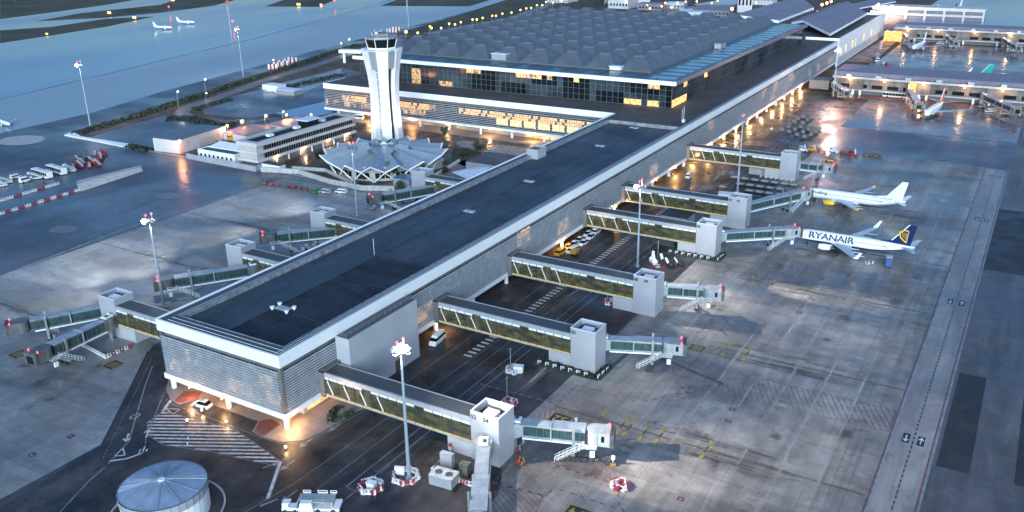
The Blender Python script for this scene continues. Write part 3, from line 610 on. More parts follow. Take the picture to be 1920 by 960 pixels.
for x, y in ((-1.3, -2.4), (1.3, -2.4), (-1.3, 2.4), (1.3, 2.4)): MB().cyl(x, y, 0, .5, .35).cyl(x, y, .5, .8, .6).obj('fan_cowl', 'wmetal', t)
t = thing('parapet_box', (175, 36.5, ZR), 0, 'tall grey metal box with open top on the left roof rim of the pier', 'shaft')
MB().box(0, 7, -3, -2.8, 0, 4).box(0, 7, 1.8, 2, 0, 4).box(0, .2, -2.8, 1.8, 0, 4).box(6.8, 7, -2.8, 1.8, 0, 4).obj('wall', 'panel', t); MB().box(.2, 6.8, -2.8, 1.8, 3.1, 3.2).obj('grille', 'dsteel', t)
t = thing('antenna', (258, 4.5, HT), 0, 'thin lattice antenna with white base on the pier roof', 'antenna')
MB().box(-.8, .8, -.5, .5, 0, 1.2).obj('cabinet', 'wmetal', t); MB().tube((0, 0, 1.2), (0, 0, 7), .09).tube((0, .8, 0), (0, .8, 6), .07).obj('mast', 'wmetal', t)
t = thing('antenna', (104, 22.5, ZR), 0, 'slender whip aerial standing on the middle of the pier roof', 'antenna')
MB().tube((-32, 1, 0), (-32, 1, 5), .06).obj('mast', 'wmetal', t); t.location.x = 93.6
for x, i in ((212, 0), (240, 1)):
    pass
# staircase block on the pier's side
t = thing('stair_block', (0, 0, 0), 0, 'windowless grey stair block with railed roof against the pier side', 'stair block')
MB().box(17.8, 44.2, -4.2, -.12, 0, 16.2).obj('wall', 'panel', t)
MB().box(18.1, 43.9, -3.9, -.4, 16.21, 16.3).obj('roof', 'roof_gr', t)
b = MB()
for x in np.arange(18.2, 44, 2.1): b.tube((x, -3.0, 16.2), (x, -3.0, 17.2), .04)
for z in (16.7, 17.2): b.box(18.2, 43.8, -3.04, -2.96, z, z+.05).box(18.16, 18.22, -3, -.5, z, z+.05).box(43.8, 43.86, -3, -.5, z, z+.05)
b.obj('railing', 'steel', t)
MB().box(34, 36, -4.25, -4.2, 0, 3.2).obj('door', 'bark', t)

# ------------------------------------------------------------------ terminal hall
hall = thing('terminal_hall', (282, 19, 0), 0, 'huge glass-walled terminal hall under a grid of pyramid roofs', 'terminal hall')
X1, Y1 = 255, 196       # size in its own axes
MB().box(2, X1-2, 1.5, Y1-2, 0, 30.3).obj('wall', 'frame', hall)
b = MB(); b.box(0, X1, -.6, Y1, 30.3, 31.9).obj('roof_slab', 'hall_flat', hall)
b = MB(); b.box(-1, -.02, -1.4, Y1+1, 30.2, 32.1).obj('roof_edge', 'white', hall); MB().box(-.02, X1, -1.4, -.62, 30.3, 32.1).obj('side_roof_edge', 'mauve', hall)
window_grid(hall, (1.8, Y1-2), (1.8, 1.5), 18.9, 30.2, (-1, 0), 3.1, 4, lambda f, j, i: (3 if i % 9 in (3, 4) and j in (0, 1, 2) and f < .3 or (j == 0 and i in (18, 19, 20)) else 6) if f < .38 else (3 if (j == 3 and i in (25, 26, 36, 37, 40, 58)) else 1 if (j == 3 and i in (24, 34, 35, 38, 45, 59)) or (j == 0 and i in (54, 55, 56, 58, 59)) else (4 if ((i//6)+j//2) % 3 and i % 6 else 6)), 'glass_front')
window_grid(hall, (2, 1.3), (X1-2, 1.3), 18.9, 30.2, (0, -1), 5.0, 3, lambda f, j, i: 1 if (j == 0 and i < 4) or (j == 2 and i in (3, 9)) else 6, 'side_glass')
b = MB()
for k in range(22): b.box(6+k*11.2, 12+k*11.2, 1.5, 14.5, 31.9, 32.15)
b.each('skylight', 'hall_sky', hall)
b = MB()
for k in range(18): b.box(1.5, 17, 10+k*10.4, 10.2+k*10.4, 31.9, 32.05)
b.each('roof_seam', 'dsteel', hall)
P = 19.4; px0, py0 = 19.6, 20.2; pm = None; cells = []
def pyr_mesh():
    b = MB(); h = P/2-.45; H = 6.6
    lo = [(-h, -h, 0), (h, -h, 0), (h, h, 0), (-h, h, 0)]; hi = [(-1.2, -3.0, H), (1.6, -3.0, H), (1.6, 3.0, H), (-1.2, 3.0, H)]
    b.hexa(lo, hi); return b
for i in range(12):
    for j in range(9): cells.append((i, j))
pyr_me = pyr_mesh().mesh('roof_pyramid', 'hall_roof')
lb = MB(); lb.box(-1.5, -1.15, -2.9, 2.9, 5.4, 6.25); lb.hexa([(-2.0, -2.9, 6.25), (.6, -2.9, 6.5), (.6, 2.9, 6.5), (-2.0, 2.9, 6.25)], [(-2.0, -2.9, 6.38), (.6, -2.9, 6.63), (.6, 2.9, 6.63), (-2.0, 2.9, 6.38)], 1)
lb.tube((-1.2, 3.2, 6.1), (-P/2+1, P/2-2.5, .3), .32, mi=0)
lan_me = lb.mesh('roof_lantern', ['dsteel', 'starroof'])
rest = MB()
for n, (i, j) in enumerate(cells):
    loc = (px0+P*(i+.5), py0+P*(j+.5)-.2, 31.95)
    if n < 100:
        o = bpy.data.objects.new('roof_pyramid', pyr_me); col.objects.link(o); o.parent = hall; o.location = loc
        q = bpy.data.objects.new('roof_lantern', lan_me); col.objects.link(q); q.parent = o
    else:
        for src in (pyr_mesh(),):
            bb = len(rest.v); rest.v += [(v[0]+loc[0], v[1]+loc[1], v[2]+loc[2]) for v in src.v]; rest.f += [tuple(bb+k for k in f) for f in src.f]; rest.m += src.m
tag(rest.obj('far_roof_pyramids', 'hall_roof', hall), kind='stuff')
b = MB(); b.box(px0-.5, px0+P*12+.5, py0-.7, py0+.0, 31.9, 32.4).box(px0-.6, px0-.05, py0, py0+P*9, 31.9, 32.4).obj('gutter', 'frame', hall)
for n, (u, v, sx, sy, sz, lab) in enumerate(((940, 112, 6, 9, 3.2, 'pale grey plant box on the hall roof edge behind the control tower'), (1350, 90, 9, 4, 3, 'grey plant box beside the blue skylights of the hall roof'), (1155, 131, 3, 6, 1.6, 'white air handling unit near the hall roof corner'))):
    g = G(u, v, 32); t = thing('plant_box', (g.x, g.y, 32.15), 0, lab, 'roof plant')
    MB().box(-sx/2, sx/2, -sy/2, sy/2, 0, sz).obj('housing', ['panel2', 'panel2', 'wmetal'][n], t); MB().box(-sx/2-.4, sx/2+.4, -sy/2-.4, sy/2+.4, sz+.01, sz+.3).obj('lid', ['canopy', 'hall_roof', 'wmetal'][n], t)

# older terminal beyond
wb = thing('white_terminal', (562, 0, 0), 0, 'long white terminal block with mauve pitched roofs beyond the pier end', 'terminal')
b = MB(); b.box(0, 190, 0, 1, 0, 20.2).box(0, 1, 1.002, 24, 16, 20.2).box(189, 190, 1.01, 60, 0, 20); b.obj('wall', 'whiteb', wb)
MB().box(1, 189, 1, 60, 17.5, 18.2).obj('roof', 'roof_br', wb)
MB().box(0, 3, 24, 60, 0, 17.4).obj('recessed_wall', 'frame', wb)
b = MB()
for k in range(30): b.box(4+k*6, 6+k*6, -.12, -.02, 1, 6.0)
b.each('bay_opening', 'frame', wb)
b = MB()
for x in (8, 26, 50, 62, 95, 128): b.box(x, x+1.6, -.3, -.14, 7.5, 13)
b.each('wall_lamp', 'win_warm', wb)
def gable(name, c, zt, m='mauve'):      # four pixel corners with heights
    pts = [G(u, v, z) - Vector((562, 0, 0)) for u, v, z in c]
    lo = [p-Vector((0, 0, zt)) for p in pts]
    MB().hexa(lo, [p-Vector((0, 0, .25)) for p in pts]).obj(name+'_fascia', 'white', wb)
    MB().hexa([p-Vector((0, 0, .2)) for p in pts], pts).obj(name, m, wb)
gable('pitched_roof', [(1557, 62, 23), (1506, 37, 26.5), (1590, 2, 26.5), (1625, 24, 23)], 2.2)
gable('pitched_roof', [(1506.5, 37, 26.45), (1484, 41, 23), (1570, 6, 23), (1590, 2, 26.4)], 2.2)
gable('pitched_roof', [(1460, 38, 25), (1378, 27, 29), (1500, -8, 29), (1526, 13, 25)], 2.2)
gable('pitched_roof', [(1600, 17, 20), (1590, 8, 21), (1660, -6, 21), (1680, 2, 20)], 1)
# two older piers to the right
def old_pier(x0, y1, wdt, zr, label, lamps):
    t = thing('old_pier', (x0, y1, 0), 0, label, 'terminal pier'); L = 330
    for k in range(3): pass
    MB().box(2.5, wdt, -L, 0, 3.0, zr-1.0).obj('upper_wall', 'brownwall', t)
    MB().box(5, wdt-1, -L, 0, 0, 3.0).obj('lower_wall', 'frame', t)
    b = MB(); b.box(.5, 3.0, -L, .4, zr-1.6, zr-.4); b.box(2.2, 2.6, -L, .4, 2.6, 3.4); b.obj('white_band', 'fascia', t)
    b = MB(); b.hexa([(3.2, -L, zr-.3), (wdt+1, -L, zr-.3), (wdt+1, .6, zr-.3), (3.2, .6, zr-.3)], [(5.5, -L, zr+1.6), (wdt-1, -L, zr+1.6), (wdt-1, .6, zr+1.6), (5.5, .6, zr+1.6)]); b.obj('roof', 'mauve', t)
    b = MB(); k = 0
    for y in np.arange(-4, -L, -4.2):
        k += 1
        if k % 9 in (1, 2, 3, 4): b.box(1.2, 1.9, y-.6, y+.6, 0, 3.0)
    b.each('column', 'whiteb', t)
    b = MB()
    for y in np.arange(-8, -L, -9.0): b.box(2.4, 2.48, y-3.2, y+3.2, 4.2, 6.4)
    b.each('window_strip', 'dglass', t)
    b = MB()
    for y in np.arange(-14, -L, -38.0): b.box(1.0, 2.4, y-4, y+4, 3.5, zr-1.7)
    b.each('stair_bay', 'brownwall', t)
    b = MB()
    for y in np.arange(-9, -L, -17.0): b.box(1.5, 3.6, y-1.6, y+1.6, zr-.38, zr+.9)
    b.each('roof_unit', 'cartl', t)
    for y in lamps:
        MB().sphere(.2, y, zr-2.0, .55, 8, 5).obj('wall_lamp', 'lampo', t); light('POINT', (-1.6, y, zr-2.3), 900, (1, .55, .22), .7, parent=t)
    return t
op1 = old_pier(457.5, -19, 38, 11.5, 'nearer of the two old mauve-roofed piers crossing at upper right', (-10, -30, -52, -74, -94, -114))
op2 = old_pier(722, -14, 30, 12, 'farther of the two old mauve-roofed piers at upper right', (-10, -34, -62, -88, -120))
MB().box(-2, 2.2, -48, -44, 0, 9.5).obj('stair_tower', 'win_or', op1); MB().box(-1.5, 2, -6, 8, 0, 8).obj('stair_tower', 'win_or', op2); MB().box(0, 12, 2, 14, 2, 7.5).obj('link', 'frame', op1)
t = thing('old_pier', (905, 6, 0), 0, 'white framed old pier with long dark windows near the top right', 'terminal pier')
MB().box(0, 25, -75, 30, 0, 9).obj('wall', 'frame', t); b = MB(); b.box(-1, 26, -76, 31, 9, 12).box(-1, -.1, -76, 31, 3.5, 5.5)
for y in range(-76, 31, 18): b.box(-1.2, -.2, y, y+2, 0, 9)
b.obj('white_frame', 'cream', t)
for k, (u, v) in enumerate(((1637, 20), (1672, 16))):
    g = G(u, v, 10); MB().sphere(g.x-905, g.y-6, 12 if k else 8, 2.0 if not k else 1.2, 8, 6).obj('flood_lamp', 'lampp', t)
    light('POINT', (g.x-905-4, g.y-6, 12), 30000, (1, .75, .7), 2, parent=t)

# ------------------------------------------------------------------ boarding towers with fixed walkways
TZ, TDX, TDY = 11.57, 6.1, 6.85
def number(t, s, x, y, z, sz=1.3): text('number', s, sz, .02, 'bpaint', t, basis((x, y, z), (0, -1, 0), (0, 0, 1)))
def bridge_tower(x, label, nums, side=-1, L=48.55, wstart=0.0, low=True, ww=5.0):
    # side -1: stands on the right apron; +1: on the left apron
    y = side*0+(0 if side < 0 else W)
    t = thing('boarding_tower', (x, y, 0), 0, label, 'boarding tower'); s = side
    ya, yb = sorted((s*(L-TDY), s*L)); a0, a1 = sorted((s*.35, s*(L-TDY-.005)))
    b = MB(); b.box(0, TDX, ya, yb, 0, TZ-1.6); k = .32
    b.box(0, TDX, ya, ya+k, TZ-1.6, TZ).box(0, TDX, yb-k, yb, TZ-1.6, TZ).box(0, k, ya+k, yb-k, TZ-1.6, TZ).box(TDX-k, TDX, ya+k, yb-k, TZ-1.6, TZ)
    b.obj('tower_wall', 'panel', t)
    MB().box(-.06, TDX+.06, ya-.06, ya+.3, TZ+.002, TZ+.14).box(-.06, TDX+.06, yb-.3, yb+.06, TZ+.002, TZ+.14).box(-.06, .3, ya+.3, yb-.3, TZ+.002, TZ+.14).box(TDX-.3, TDX+.06, ya+.3, yb-.3, TZ+.002, TZ+.14).obj('coping', 'edge', t)
    MB().box(k, TDX-k, ya+k, yb-k, TZ-1.6, TZ-1.55).obj('tower_roof', 'rubber', t)
    ac = MB().box(1.5, 3.6, ya+1.8, yb-2.2, TZ-1.5, TZ-.35).box(3.65, 4.7, ya+2.2, yb-1.5, TZ-1.5, TZ-.5, mi=1).obj('air_conditioner', ['wmetal', 'dsteel'], t)
    c0, c1_ = sorted((s*(L-TDY-6.3), s*(L-TDY-.01)))
    if low: MB().box(.25, TDX-.6, c0, c1_, 0, 3.75).obj('plant_room', 'panel', t)
    # walkway
    fz, gz, rz = 3.75, 8.85, 9.75
    MB().box(.05, ww, a0, a1, fz, fz+.35).obj('walkway_floor', 'fascia', t)
    MB().box(.1, ww-.05, a0, a1, rz-.3, rz-.02).obj('walkway_roof', 'roof_gr', t)
    MB().box(-.12, .3, a0, a1, gz, rz+.12).box(ww-.1, ww+.12, a0, a1, gz, rz+.12).box(.32, .5, a0, a1, rz, rz+.06).obj('roof_edge', 'fascia', t)
    MB().box(.06, .16, a0, a1, fz+.38, fz+.62).obj('light_strip', 'strip', t)
    b = MB(); n = int((a1-a0)/2.35); d = (a1-a0)/n
    b.box(.18, .2, a0, a1, fz+.36, gz); b.box(ww-.2, ww-.1, a0, a1, fz+.36, gz)
    gl = b.obj('walkway_glass', 'wwglass', t)
    b = MB()
    for i in range(n+1): b.box(.0, .17, a0+i*d-.045, a0+i*d+.045, fz+.36, gz-.01)
    b.box(.04, .14, a0, a1, gz-.75, gz-.69)
    b.obj('mullion', 'dsteel', gl)
    b = MB()
    for i in range(n):
        if i % 6 != 5: b.box(.03, .1, a0+i*d+.12, a0+(i+1)*d-.12, gz-.66, gz-.08)
    b.each('clerestory', 'canopy', gl)
    if side < 0:
        for i in range(4):
            yy = -2.2-i*2*d; MB().tube((.0, yy, gz-.9), (.0, yy-1.5, fz+.9), .13, n=5).obj('brace', 'wmetal', t)
    p0, p1 = sorted((s*.1, s*1.5)); MB().box(-.35, -.02, p0, p1, fz-.3, rz+.5).box(ww+.13, ww+.5, p0, p1, fz-.3, rz+.5).box(-.35, ww+.5, p0, p1, rz+.13, rz+.6).obj('portal', 'frame', t)
    for i, q in enumerate(nums):
        number(t, q, -.03, (yb-.75-i*3.0), TZ-1.15)
    return t
BT = []
for x, lab, nums in ((11.67, 'grey boarding tower numbered 52 and 54, nearest of the right-hand row', ('52', '54')), (57.09, 'grey boarding tower numbered 50, second nearest on the right', ('50',)), (96.05, 'grey boarding tower numbered 48 and 49, third on the right', ('48', '49')),
                     (147.99, 'grey boarding tower numbered 46 serving the navy-tailed airliner', ('46',)), (181.0, 'grey boarding tower numbered 44 and 45 serving the dotted-tail airliner', ('44', '45')), (251.7, 'grey boarding tower farthest along the right-hand row', ())):
    BT.append(bridge_tower(x, lab, nums))
for x, lab in ((12.4, 'short-bridged boarding tower nearest on the left of the pier'), (58.0, 'short-bridged boarding tower second along the left of the pier'), (96.3, 'short-bridged boarding tower third along the left of the pier'), (155.3, 'short-bridged boarding tower near the star-roofed building')):
    BT.append(bridge_tower(x, lab, (), side=1, L=41.0, low=True))

# ------------------------------------------------------------------ jet bridges
def jet_bridge(p, q, label, stair=1, z=3.95, tint='tunnel', cab_rot=0.0):
    p = Vector((*p, 0)); q = Vector((*q, 0)); L = (q-p).length; ang = math.atan2(q.y-p.y, q.x-p.x)
    t = thing('jet_bridge', p, ang, label, 'jet bridge', 'jet bridges'); h = 3.0
    MB().cyl(0, 0, z-.3, z+h+.1, 1.9, n=14).box(-1.5, 2.2, -1.5, 1.5, z, z+h-.1).obj('rotunda', tint, t)
    MB().cyl(0, 0, 0, z-.3, .55, n=10).box(-1.1, 1.1, -1.1, 1.1, 0, .25).obj('rotunda_column', 'steel', t)
    MB().box(-1.2, 1.5, -1.0, 1.0, z+h+.1, z+h+.5).cyl(.6, .3, z+h+.5, z+h+.8, .45, n=10, mi=1).cyl(-.6, -.4, z+h+.5, z+h+.9, .3, n=8).obj('rooftop_unit', ['wmetal', 'dsteel'], t)
    s1 = L*.5; a, b_ = 2.0, L-2.2
    for nm, x0, x1, w_, dz in (('inner_tunnel', a, s1+.5, 1.35, .12), ('outer_tunnel', s1-.6, b_, 1.6, 0)):
        tn = MB().box(x0, x1, -w_, w_, z, z+.45-dz).box(x0, x1, -w_, w_, z+h-.45, z+h-dz-.05).box(x0, x1, -w_+.12, w_-.12, z+.46-dz, z+h-.46, mi=1).obj(nm, [tint, 'blueglass'], t)
        MB().box(x0, x1, -w_-.03, w_+.03, z+h-dz-.04, z+h-dz+.06).obj('tunnel_roof', 'tunroof', tn)
        m = MB(); k = x0
        while k < x1-.1: m.box(k, k+.07, -w_-.01, -w_+.1, z+.46-dz, z+h-.46).box(k, k+.07, w_-.1, w_+.01, z+.46-dz, z+h-.46); k += 1.5
        m.obj('window_post', 'frame', tn)
        if nm == 'outer_tunnel': MB().box(x0-.15, x0+.1, -w_-.15, w_+.15, z-.1, z+h+.2).obj('sleeve_frame', 'fascia', tn)
    MB().box(a, L-3, -1.62, -1.38, z-.42, z-.06).box(a, L-3, 1.38, 1.62, z-.42, z-.06).each('floor_beam', 'wmetal', t)
    MB().cyl(L, 0, z-.1, z+h+.05, 2.1, n=18).obj('cab_rotunda', tint, t)
    cb = MB().hexa([(L+.6, -2, z-.05), (L+3.0, -2.1, z-.05), (L+3.0, 2.1, z-.05), (L+.6, 2, z-.05)], [(L+.3, -2, z+h), (L+3.0, -2.1, z+h), (L+3.0, 2.1, z+h), (L+.3, 2, z+h)]).obj('cab', tint, t)
    m = MB()
    for k in range(4): m.box(L+3.0+k*.22, L+3.12+k*.22, -2.2-.05*(k % 2), 2.2+.05*(k % 2), z-.1, z+h+.25-.06*k)
    m.box(L+3.0, L+3.85, -2.0, 2.0, z, z+h); m.obj('bellows', 'cartg', cb)
    m = MB().box(L+1.2, L+1.9, -2.06, -2.02, z+1, z+2.4).box(L+3.86, L+3.9, -1.2, 1.2, z+.2, z+2.3); m.each('cab_window', 'dglass', cb)
    for k in (-1.7, 1.7): MB().cyl(L+2.6, k, z+h, z+h+.45, .16, n=8).obj('warning_lamp', 'lampr', cb)
    lx = L*.74
    d = MB().box(lx-.28, lx+.28, -2.25, -1.8, 1.1, z+h+.9).box(lx-.28, lx+.28, 1.8, 2.25, 1.1, z+h+.9).box(lx-.35, lx+.35, -2.3, 2.3, 1.0, 1.6).obj('drive_column', 'steel', t)
    for k in (-1.1, 1.1):
        w_ = MB(); a8 = [6.2832*i/14 for i in range(14)]
        w_.hexa([(lx+.62*math.cos(v), k-.25, .62+.62*math.sin(v)) for v in a8], [(lx+.62*math.cos(v), k+.25, .62+.62*math.sin(v)) for v in a8]).obj('wheel', 'rubber', d)
    s = stair; x0 = L-1.2; y0 = s*2.1; st = MB()
    st.box(x0-1.2, x0+1.6, min(y0, y0+s*1.5), max(y0, y0+s*1.5), z-.05, z+.06)
    for k in range(9):
        zz = z-.4*(k+1)+.1; xx = x0-1.2-.62*(k+1); yy = sorted((y0+s*.3, y0+s*1.4)); st.box(xx, xx+.62, yy[0], yy[1], zz-.05, zz)
    st.obj('stair', 'cartl', t)
    rl_ = MB()
    for e in (y0+s*.25, y0+s*1.45):
        for dz in (.5, 1.0): rl_.tube((x0-1.2, e, z+dz), (x0-7.2, e, .1+dz), .05, n=4)
        for k in range(8): rl_.tube((x0-1.2-k*.85, e, z-k*.55-.05), (x0-1.2-k*.85, e, z-k*.55+1.0), .04, n=4)
    for k in range(6): rl_.tube((x0-1.2+k*.55, y0+s*1.5, z), (x0-1.2+k*.55, y0+s*1.5, z+1.1), .04, n=4)
    for dz in (.55, 1.1): rl_.tube((x0-1.2, y0+s*1.5, z+dz), (x0+1.6, y0+s*1.5, z+dz), .04, n=4)
    rl_.obj('stair_rail', 'wmetal', t)
    MB().box(x0+.3, x0+1.3, min(y0+s*1.2, y0+s*1.6), max(y0+s*1.2, y0+s*1.6), z-1.8, z-.5).obj('control_box', 'wmetal', t)
    return t
for p, q, lab, s in (((19.5, -47.6), (25.2, -64.2), 'grey jet bridge reaching right from the tower numbered 52 and 54', -1),
                     ((9.3, -46.3), (-12.0, -58.6), 'brightly lit white jet bridge pointing toward the bottom edge', 1),
                     ((64.8, -46.8), (71.2, -62.8), 'jet bridge with bright roof patch from the tower numbered 50', -1),
                     ((104.3, -46.8), (108.6, -60.4), 'unused jet bridge from the tower numbered 48 and 49', -1),
                     ((156.0, -47.0), (171.4, -66.5), 'jet bridge docked at the airliner with the navy tail', -1),
                     ((188.8, -44.5), (216.8, -59.5), 'jet bridge docked at the airliner with the dotted tail', -1),
                     ((258.5, -46.8), (258.8, -59.5), 'unused jet bridge on the farthest right-hand boarding tower', -1),
                     ((17, 82.5), (-2.5, 94.5), 'dark-glazed jet bridge running off the left edge of the picture', -1),
                     ((10.6, 75.5), (-9.4, 74.0), 'dark jet bridge with a stubby cab below the one at the left edge', 1),
                     ((58.3, 69.5), (37.4, 84.5), 'left-hand jet bridge behind the single floodlight mast', 1),
                     ((99, 69.5), (82.0, 86.2), 'green-glazed jet bridge beside the third left tower', 1),
                     ((157, 69.5), (134.5, 82.0), 'left-hand jet bridge nearest the star-roofed building', 1)):
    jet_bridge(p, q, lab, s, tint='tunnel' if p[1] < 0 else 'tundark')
# railings and hedges round the towers' feet, ditch grating
def rail_run(pts, label, step=2.2, m='wmetal'):
    t = thing('guard_rail', (*pts[0], 0), 0, label, 'railing'); b = MB(); o = Vector(pts[0])
    for a, c in zip(pts[:-1], pts[1:]):
        a = Vector(a)-o; c = Vector(c)-o; L = (c-a).length; n = max(1, int(L/step)); d = (c-a)/L
        for i in range(n):
            p = a+d*(i*step+.2); q = p+d*1.0; b.tube((p.x, p.y, 0), (p.x, p.y, 1), .1, n=4); b.tube((p.x, p.y, 1), (q.x, q.y, 1), .12, n=4); b.tube((p.x, p.y, .6), (q.x, q.y, .6), .07, n=4)
    b.obj('rail', m, t); return t
rail_run([(55.6, -33), (55.6, -50), (63, -50.5)], 'white hooped railing at the foot of the tower numbered 50')
rail_run([(146.4, -33), (146.4, -50), (153, -50.4)], 'white hooped railing round the tower numbered 46')
rail_run([(250, -34), (250, -50)], 'white hooped railing at the foot of the farthest right-hand tower')
struct(MB().line([(55.3, -32), (55.3, -50.4), (64, -50.4), (76, -51)], 1.2, .05).line([(76, -51.5), (68.4, -77.6)], 1.0, .05).line([(146, -32), (146, -50.5), (154, -50.5)], 1.1, .05), 'drain_grating', 'hatch_grass')

# ------------------------------------------------------------------ sheds beside the towers
def simple_box(name, label, cat, x0, x1, y0, y1, z, wm, rm, ov=.15, win=None):
    t = thing(name, (x0, y0, 0), 0, label, cat)
    MB().box(0, x1-x0, 0, y1-y0, 0, z).obj('wall', wm, t); MB().box(-ov, x1-x0+ov, -ov, y1-y0+ov, z+.002, z+.25).obj('roof', rm, t)
    if win:
        b = MB(); n, zz, wh, wd = win; Ly = y1-y0
        for i in range(n): b.box(-.06, -.01, Ly*(i+.5)/n-wd/2, Ly*(i+.5)/n+wd/2, zz, zz+wh)
        b.each('window', 'dglass', t)
    return t
simple_box('shed', 'low shed with blue-black roof between the third and fourth right towers', 'shed', 171.5, 180, -30, -20, 4, 'panel2', 'roof_lo')
simple_box('shed', 'dark low container shed behind the mast under the fourth walkway', 'shed', 152, 158, -33, -25, 3, 'dsteel', 'roof_lo')
simple_box('shed', 'blue-roofed shed at the foot of the farthest right-hand tower', 'shed', 254, 266, -36, -28, 4, 'panel2', 'roof_lo')

# ------------------------------------------------------------------ control tower and its star-shaped base
TX, TY = 222.0, 146.0
ct = thing('control_tower', (TX, TY, 0), R(39), 'tall white flared airport control tower with dark glass cab', 'control tower')
def prof(z):            # half width of the shaft at height z
    t = z/47.6; return 7.9-1.2*math.sin(min(1, t/.55)*math.pi/2) if t < .55 else 6.7+2.7*((t-.55)/.45)**1.7
zs = [0, 5, 10, 16, 22, 27, 32, 36, 39.5, 43.5, 47.6]
NR = 6
for k in range(NR):     # six white ribs
    a = 2*math.pi*k/NR+math.pi/6*0; rings = []
    for z in zs:
        r = prof(z); hw = .35; da = hw*.85
        rings.append([((r+.0)*math.cos(a-da)*1.08, r*math.sin(a-da)*1.08, z), (r*math.cos(a+da)*1.08, r*math.sin(a+da)*1.08, z), ((r-2.2)*math.cos(a+da), (r-2.2)*math.sin(a+da), z), ((r-2.2)*math.cos(a-da), (r-2.2)*math.sin(a-da), z)])
    m = MB().loft(rings); m.poly(rings[-1]); m.obj('rib', 'tower', ct)
for k in range(NR):
    a = 2*math.pi*(k+.5)/NR; rings = []
    dark = (k in (3,))
    for z in [0, 10, 20, 30, 39]:
        r = prof(z)-2.0; da = .34; rings.append([(r*math.cos(a-da), r*math.sin(a-da), z), (r*math.cos(a+da), r*math.sin(a+da), z)])
    MB().loft(rings, close=False).obj('recessed_panel', 'rubber' if dark else 'towergrey', ct)
    rings = []
    for z in [39, 43.3, 47.4]:
        r = prof(z)*1.03; da = .27; rings.append([(r*math.cos(a-da), r*math.sin(a-da), z), (r*math.cos(a+da), r*math.sin(a+da), z)])
    MB().loft(rings, close=False).obj('upper_panel', 'towergrey', ct)
    if not dark:
        b = MB()
        for z in np.arange(3, 39, 3.4):
            r = prof(z)-1.9; da = .2; p = (r*math.cos(a-da), r*math.sin(a-da), z); q = (r*math.cos(a+da), r*math.sin(a+da), z); b.tube(p, q, .13, n=4)
        b.obj('panel_joint', 'tower', ct)
def octo(r, z, n=8, ph=R(22.5)): return [(r*math.cos(2*math.pi*i/n+ph), r*math.sin(2*math.pi*i/n+ph), z) for i in range(n)]
MB().loft([octo(9.4, 47.3), octo(9.6, 47.7), octo(6.9, 48.0), octo(6.9, 48.7)]).poly(octo(6.9, 48.7)).obj('deck', 'tower', ct)
MB().loft([octo(6.9, 48.7), octo(8.0, 52.6)]).obj('cab_glass', 'cabglass', ct)
b = MB()
for p, q in zip(octo(7.0, 48.7), octo(8.1, 52.6)): b.tube(p, q, .2, n=5)
b.each('cab_mullion', 'tower', ct)
MB().loft([octo(8.2, 52.6), octo(8.5, 52.8), octo(8.5, 53.8), octo(7.6, 53.9)]).poly(octo(7.6, 53.9)).poly(octo(8.2, 52.59)).obj('cab_roof', 'zinc', ct)
an = MB(); rr = random.Random(2)
for k in range(14):
    a = rr.random()*6.28; r = rr.uniform(2, 6.5); an.tube((r*math.cos(a), r*math.sin(a), 53.9), (r*math.cos(a), r*math.sin(a), 53.9+rr.uniform(1, 3.2)), .1, n=4)
an.box(-4.5, 4.5, -3.5, 3.5, 53.92, 55.2, mi=1).cyl(-4, 2, 55.2, 55.9, .8, n=10)
an.obj('antennas', ['wmetal', 'frame'], ct)
for a in (R(180), R(235), R(290), R(130), R(340)):
    x, y = 15*math.cos(a), 15*math.sin(a); light('SPOT', (x, y, 10), 2600, (.97, .95, 1), .6, parent=ct, to=(0, 0, 22), spot=95)
# star building
st = thing('star_building', (TX-16.5, TY-16, 0), R(39), 'low circular building with folded star-shaped zinc roof round the control tower', 'building')
NS = 15; RO = 26.5; rng = []
g_ = G(720, 287, 7); st.location = (g_.x, g_.y, 0)
inner = []; outer = []
for k in range(NS*2):
    a = 2*math.pi*k/(NS*2); pk = (k % 2 == 0); ro = RO+2.2 if pk else RO-1.5
    outer.append((ro*math.cos(a), ro*math.sin(a), 8.2 if pk else 4.6)); inner.append((9*math.cos(a), 9*math.sin(a), 10.4 if pk else 9.0))
b = MB()
for k in range(NS*2):
    j = (k+1) % (NS*2); b.poly([outer[k], outer[j], inner[j], inner[k]]); b.poly([tuple(Vector(p)-Vector((0, 0, .35))) for p in (inner[k], inner[j], outer[j], outer[k])])
b.poly([tuple(Vector(p)) for p in inner]); b.obj('folded_roof', 'starroof', st)
b = MB()
for k in range(NS*2): b.tube(outer[k], outer[(k+1) % (NS*2)], .34, n=5)
for k in range(1, NS*2, 2):       # the white legs crossing under the eaves
    a = 2*math.pi*k/(NS*2)
    for d in (-1, 1): b.tube(outer[k], (23.5*math.cos(a+d*.2), 23.5*math.sin(a+d*.2), .1), .28, n=5)
b.obj('eaves_frame', 'tower', st)
MB().loft([[(21.5*math.cos(t), 21.5*math.sin(t), z) for t in [6.2832*i/30 for i in range(30)]] for z in (0, 6.2)]).obj('wall', 'beige', st)
b = MB()
for i in range(60):
    if i % 4 != 3: t0, t1 = 6.2832*(i+.08)/60, 6.2832*(i+.92)/60; b.poly([(21.58*math.cos(t0), 21.58*math.sin(t0), 1.2), (21.58*math.cos(t1), 21.58*math.sin(t1), 1.2), (21.58*math.cos(t1), 21.58*math.sin(t1), 3.6), (21.58*math.cos(t0), 21.58*math.sin(t0), 3.6)])
b.each('window', 'dglass', st)
